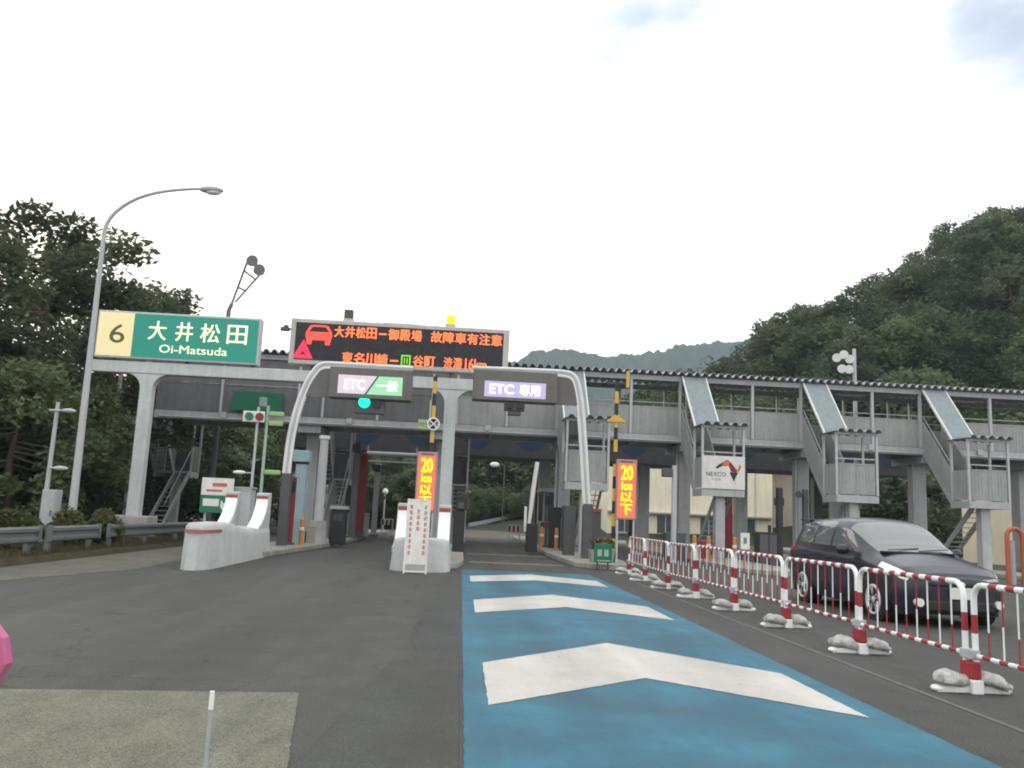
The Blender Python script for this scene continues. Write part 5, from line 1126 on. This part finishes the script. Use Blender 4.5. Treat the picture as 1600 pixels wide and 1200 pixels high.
# ------------------------------------------------------------------ vegetation
def leaf_cloud(b, rnd, c, rad, n, ls, mi=0, flat=0.75):
    for _ in range(n):
        d = Vector((rnd.gauss(0, 1), rnd.gauss(0, 1), rnd.gauss(0, 1)))
        if d.length < 1e-3: continue
        d = d.normalized()*(rnd.random()**0.45)*rad; p = c+Vector((d.x, d.y, d.z*flat))
        u = Vector((rnd.uniform(-1, 1), rnd.uniform(-1, 1), rnd.uniform(-0.6, 0.6))).normalized(); v = u.cross(Vector((rnd.uniform(-1, 1), rnd.uniform(-1, 1), rnd.uniform(0.2, 1)))).normalized()
        s_ = ls*rnd.uniform(0.6, 1.3); o = len(b.v)
        b.v += [tuple(p-u*s_), tuple(p+v*s_*0.5), tuple(p+u*s_), tuple(p-v*s_*0.5)]; b.f.append((o, o+1, o+2, o+3)); b.m.append(mi); b.sm.append(False)
def make_tree(name, label, cat, seed, H, R0, trunk_h, clumps, per, ls, lm, shape='round', group=None, cr_=0.30):
    rnd = random.Random(seed); t = thing(name, label, cat, (0, 0, 0), group)
    b = MB(); tr_ = MB(); r0 = 0.022*H+0.04
    top = Vector((rnd.uniform(-0.4, 0.4), rnd.uniform(-0.4, 0.4), H*0.82)); mid = Vector((rnd.uniform(-0.3, 0.3), rnd.uniform(-0.3, 0.3), H*0.4))
    tr_.tube([(0, 0, -0.4), mid*0.4, mid, mid.lerp(top, 0.6), top], [r0*1.3, r0, r0*0.75, r0*0.4, r0*0.1], 9)
    for k in range(clumps):
        a = rnd.random()*6.283; f = (k+0.5)/clumps; zz = trunk_h+(H-trunk_h)*(f**0.85)
        env = math.sin(math.pi*min(1, max(0.03, (f*0.80+0.16))))**0.75 if shape == 'round' else (1-f*0.75)
        rr = R0*env*(0.25+0.75*rnd.random()**0.5); c = Vector((rr*math.cos(a), rr*math.sin(a), zz-0.08*H*rnd.random()))
        cr0 = R0*cr_*rnd.uniform(0.7, 1.25)
        leaf_cloud(b, rnd, c, cr0, per, ls)
        q = mid.lerp(top, max(0, min(1, (zz-H*0.45)/(H*0.45)))) if zz > H*0.35 else mid*0.8
        if k % 2 == 0: tr_.tube([q, q.lerp(c, 0.55)+Vector((0, 0, -0.12*rr)), c], [r0*0.32, r0*0.2, r0*0.06], 6)
    tr_.build('trunk', 'bark', t, org=(0, 0, 0)); b.build('crown', lm, t, org=(0, 0, 0), fix=False); return t
def place(t, x, y, z, s=1.0, rz=0.0):
    t.location = (x, y, z); t.rotation_euler = (0, 0, rz); t.scale = (s, s, s); return t
def lab(t, label, group=None): t['label'] = label; t['group'] = group or t.get('group', ''); return t
# left trees, nearest first (pixel x of the trunk, depth, pixel y of the crown top)
big = make_tree('tree', 'tall dark leafy tree behind the street lamp', 'tree', 11, 12.5, 4.1, 2.0, 34, 190, 0.17, 'leaf_dark', group='trees along the left verge', cr_=0.25)
big2 = make_tree('tree', 'tall leafy tree left of the street lamp', 'tree', 23, 12.5, 4.3, 2.0, 40, 190, 0.17, 'leaf_dark', group='trees along the left verge', cr_=0.26)
low = make_tree('tree', 'low dense tree at the left', 'tree', 31, 7.0, 3.2, 0.5, 60, 180, 0.15, 'leaf_mid', group='trees along the left verge', cr_=0.3)
def put(src, px, Y, pyt, label, H, rz, first=False, z=0.15):
    p = W(px, pyt, Y); s = (p.z-z)/H; t = src if first else copy_tree(src)
    place(t, p.x, Y, z, s, rz); t['label'] = label; return t
put(big2, 78, 33, 342, 'tall dark leafy tree rising highest at left, behind the short service pole', 12.4, 0.4, True)
put(big, 190, 36, 372, 'tall leafy tree directly behind the curved street lamp', 12.4, 1.2, True)
put(big, 262, 42, 452, 'smaller leafy tree behind the top of the place name board', 12.4, 2.6)
put(big2, -25, 29, 365, 'tall leafy tree cut by the left frame edge', 12.4, 2.2)
put(big2, 132, 44, 385, 'leafy tree farther back, between the two tallest at left', 12.4, 5.1)
put(low, 85, 31, 585, 'dense low tree behind the street lamp foot', 6.9, 0.0, True)
put(low, 40, 28, 575, 'dense low tree behind the service pole', 6.9, 1.5)
put(low, 118, 32, 590, 'dense low tree left of the gantry column', 6.9, 2.8)
put(low, 165, 41, 600, 'dense low tree farther back, close behind the gantry column', 6.9, 4.0)
put(low, -45, 30, 590, 'dense low tree cut by the left frame edge', 6.9, 5.0)
put(low, 300, 48, 640, 'dark tree seen under the footbridge left end', 6.9, 0.7)
put(low, 360, 50, 655, 'dark tree seen under the green direction board', 6.9, 2.2)
put(low, 425, 54, 665, 'dark tree seen behind the pale green pole', 6.9, 3.9)
put(low, 250, 52, 640, 'dark tree seen behind the gantry left column', 6.9, 5.3)
# bushes on the verge
def bush(px0, px1, pyt, Y, label, seed):
    x0, x1 = W(px0, 810, Y).x, W(px1, 810, Y).x; h = W((px0+px1)/2, pyt, Y).z-0.15; rnd = random.Random(seed); cx = (x0+x1)/2; hw = (x1-x0)/2
    t = thing('bush', label, 'bush', (cx, Y, 0.15), 'clipped bushes on the verge'); b = MB()
    for k in range(40):
        a = rnd.random()*6.283; e = rnd.random()**0.5; leaf_cloud(b, rnd, Vector((cx+hw*0.82*e*math.cos(a), Y+hw*0.7*e*math.sin(a), 0.2+h*0.78*(1-e*e*0.6)*rnd.random()**0.35)), 0.27, 150, 0.055)
    b.build('foliage', 'leaf_bush', t, fix=False); s_ = MB()
    for k in range(5): s_.tube([(cx+rnd.uniform(-0.1, 0.1), Y, 0.1), (cx+rnd.uniform(-0.5, 0.5)*hw, Y+rnd.uniform(-0.3, 0.3), 0.15+h*0.6)], [0.025, 0.01], 6)
    s_.build('stem', 'bark', t)
bush(-40, 73, 792, 20.0, 'wide low olive bush at the left edge behind the guardrail', 1)
bush(86, 130, 789, 22.2, 'small round bush at the foot of the street lamp', 2)
bush(136, 188, 793, 23.0, 'small dark bush beside the gantry footing', 3)
# dry grass on the verge
b = MB(); rnd = random.Random(9)
for i in range(5200):
    x = -8.5-rnd.random()**1.4*2.6; y = rnd.uniform(12.5, 32); h = rnd.uniform(0.05, 0.16); a = rnd.random()*3.14; dx, dy = math.cos(a)*0.012, math.sin(a)*0.012; o = len(b.v); lx, ly = rnd.uniform(-0.06, 0.06), rnd.uniform(-0.06, 0.06)
    b.v += [(x-dx, y-dy, 0.11), (x+dx, y+dy, 0.11), (x+lx, y+ly, 0.12+h)]; b.f.append((o, o+1, o+2)); b.m.append(0); b.sm.append(False)
o = b.build('dry_grass', 'dry_grass', fix=False); o['kind'] = 'stuff'; o['label'] = 'dry grass along the left verge'

# right wooded hillside
RIDGE = [(-60, 1.0), (5, 2.5), (18, 8.5), (26, 13), (34, 16), (40, 18.5), (44, 24), (50, 29.5), (56, 31), (62, 33.5), (66, 37.2), (70, 41), (79, 45.5), (95, 50), (130, 54)]
def ridge(x):
    for (xa, za), (xb, zb) in zip(RIDGE, RIDGE[1:]):
        if xa <= x <= xb: return za+(zb-za)*(x-xa)/(xb-xa)
    return RIDGE[0][1] if x < RIDGE[0][0] else RIDGE[-1][1]
def hill(x, y):
    xs_ = x*120/max(y, 60) if y > 60 else x*2
    t = max(0, min(1, (y-62)/60)); t = t*t*(3-2*t)*0.45+t*0.55
    return ridge(xs_)*t*(y/122 if y > 122 else 1)+noise.noise(Vector((x*0.05, y*0.05, 0)))*1.2*t-0.1*(1-t)
b = MB(); nx, ny = 60, 30; X0, X1, Y0, Y1 = -60, 150, 60, 190
for i in range(ny+1):
    for k in range(nx+1):
        x = X0+(X1-X0)*k/nx; y = Y0+(Y1-Y0)*i/ny; z = hill(x, min(y, 135))-(0 if y < 135 else (y-135)*0.5); b.v.append((x, y, z-0.05))
for i in range(ny):
    for k in range(nx):
        o = i*(nx+1)+k; b.f.append((o, o+1, o+nx+2, o+nx+1)); b.m.append(0); b.sm.append(True)
structure(b.build('hill', 'ground'))
proto = [make_tree('tree', 'x', 'tree', 101+i, 8.0, 3.4+0.3*i, 1.0, 34, 62, 0.30, ('leaf_mid', 'leaf_dark', 'leaf_mid', 'leaf_dark')[i], group='trees of the wooded right hillside', cr_=0.33) for i in range(4)]
rnd = random.Random(77); cnt = 0; used = [False]*4
def put_hill(x, y, s, k, label, sq=1.0):
    global cnt
    if used[k]: t = copy_tree(proto[k])
    else: t = proto[k]; used[k] = True
    place(t, x, y, hill(x, y)-0.3, s, rnd.random()*6.28); t['label'] = label; cnt += 1
LB = {0: 'bright leafy tree in the dense wood covering the right hillside', 1: 'dark rounded tree in the dense wood covering the right hillside', 2: 'broad bright tree in the dense wood covering the right hillside', 3: 'broad dark tree in the dense wood covering the right hillside'}
yv = 68.0
while yv < 128:
    stp = 4.6+(yv-68)*0.018; xv = 12+rnd.uniform(0, 2)
    while xv < 100:
        x = xv+rnd.uniform(-1.5, 1.5); y = yv+rnd.uniform(-2, 2); hz = hill(x, y); px, py, dz = P((x, y, hz+6))
        if 985 < px < 1680 and hz > 2.2 and py < 800 and cnt < 285:
            vis = py < 700 or px > 1380
            if vis: put_hill(x, y, rnd.uniform(0.7, 1.15)*(1.0 if y < 112 else 0.85), rnd.randrange(4), None)
        xv += stp
    yv += 5.6
for t in [o for o in S.objects if o.get('group') == 'trees of the wooded right hillside']:
    k = 0
    if t.type == 'EMPTY':
        for i in range(4):
            if any(ch.data == [c for c in proto[i].children if c.name.startswith('crown')][0].data for ch in t.children): k = i
        t['label'] = LB[k]
# trees on the bank beyond the lanes
LBK = 'bushy tree on the bank beyond the toll lanes'
far = [(565, 80, 700), (590, 84, 690), (615, 78, 700), (640, 86, 690), (720, 92, 700), (745, 96, 690), (770, 100, 685), (795, 96, 690), (822, 92, 700), (850, 96, 690), (880, 90, 700), (600, 66, 745), (625, 68, 750), (575, 64, 740), (1035, 74, 690), (1070, 78, 700), (1420, 58, 735), (1450, 56, 745), (1475, 60, 730), (1395, 60, 740), (1360, 62, 740), (1330, 60, 735)]
for i, (px, Y, pyt) in enumerate(far):
    p = W(px, pyt, Y); t = copy_tree(proto[i % 4]); z = max(-0.3, hill(p.x, Y)-0.3) if Y > 62 else -0.1; place(t, p.x, Y, z, max(0.35, (p.z-z)/7.9), i*1.3); t['label'] = LBK; t['group'] = 'bushy trees beyond the lanes'
low2 = [(740, 84), (770, 88), (800, 90), (830, 86), (860, 84), (715, 82), (590, 74), (630, 76), (560, 72)]
for i, (px, Y) in enumerate(low2):
    p = W(px, 770, Y); t = copy_tree(proto[(i+1) % 4]); place(t, p.x, Y, -0.2 if Y < 75 else 0.0, max(0.3, (p.z)/7.0), i*2.1); t['label'] = LBK; t['group'] = 'bushy trees beyond the lanes'

for i, (px, Y, hgt) in enumerate([(715, 76, 4), (738, 80, 3.4), (760, 83, 3.2), (782, 85, 3.0), (805, 84, 3.4), (828, 82, 4), (850, 78, 4.2), (575, 62, 4), (600, 64, 3.6), (625, 63, 4), (650, 62, 4.4), (555, 60, 4.4), (690, 70, 4.5), (870, 72, 4)]):
    p = W(px, 800, Y); t = copy_tree(low); place(t, p.x, Y, 0.0 if Y > 74 else -0.2, hgt/6.9, i*1.7); t['label'] = 'low dense shrub tree at the road bend beyond the toll lanes'; t['group'] = 'low shrubs at the bend'

# far mountains
SK = [(300, 700), (455, 640), (560, 600), (700, 575), (800, 562), (830, 547), (870, 541), (905, 546), (940, 553), (1000, 552), (1040, 543), (1075, 534), (1105, 531), (1150, 533), (1200, 520), (1300, 540), (1500, 600), (1800, 700)]
MY = 1150.0
b = MB(); cols_ = 420; rows_ = 40; pts = []
for k in range(cols_+1):
    px = 300+1500*k/cols_
    for (xa, ya), (xb, yb) in zip(SK, SK[1:]):
        if xa <= px <= xb: py = ya+(yb-ya)*(px-xa)/(xb-xa); break
    p = W(px, py, MY); pts.append((p.x, p.z))
for i in range(rows_+1):
    t = i/rows_; 
    for k, (x, z) in enumerate(pts):
        y = MY-420*(1-t)+ (0 if t < 1 else 40); n_ = noise.noise(Vector((x*0.006, y*0.008, 3)))*40*(1-t)*t*2+noise.noise(Vector((x*0.05, y*0.05, 1)))*6+noise.noise(Vector((x*0.17, y*0.17, 7)))*5
        b.v.append((x*(y/MY), y, max(-2, (z*t**0.8)+(n_ if 0 < i else -5))))
for i in range(rows_):
    for k in range(cols_): o = i*(cols_+1)+k; b.f.append((o, o+1, o+cols_+2, o+cols_+1)); b.m.append(0); b.sm.append(True)
structure(b.build('mountain', 'leaf_far'))

# ------------------------------------------------------------------ haze
hm = bpy.data.materials.new('haze'); hm.use_nodes = True; n = hm.node_tree.nodes; n.remove(n['Principled BSDF'])
pv = n.new('ShaderNodeVolumePrincipled'); pv.inputs['Color'].default_value = (0.74, 0.90, 1.0, 1); pv.inputs['Density'].default_value = 0.00025
hm.node_tree.links.new(pv.outputs[0], n['Material Output'].inputs['Volume'])
M['haze'] = hm
o = MB().box(-1500, 1500, -60, 1400, -8, 330).build('haze', 'haze'); o['kind'] = 'stuff'; o['label'] = 'thin blue grey summer haze over the valley'
print('hill trees', cnt)
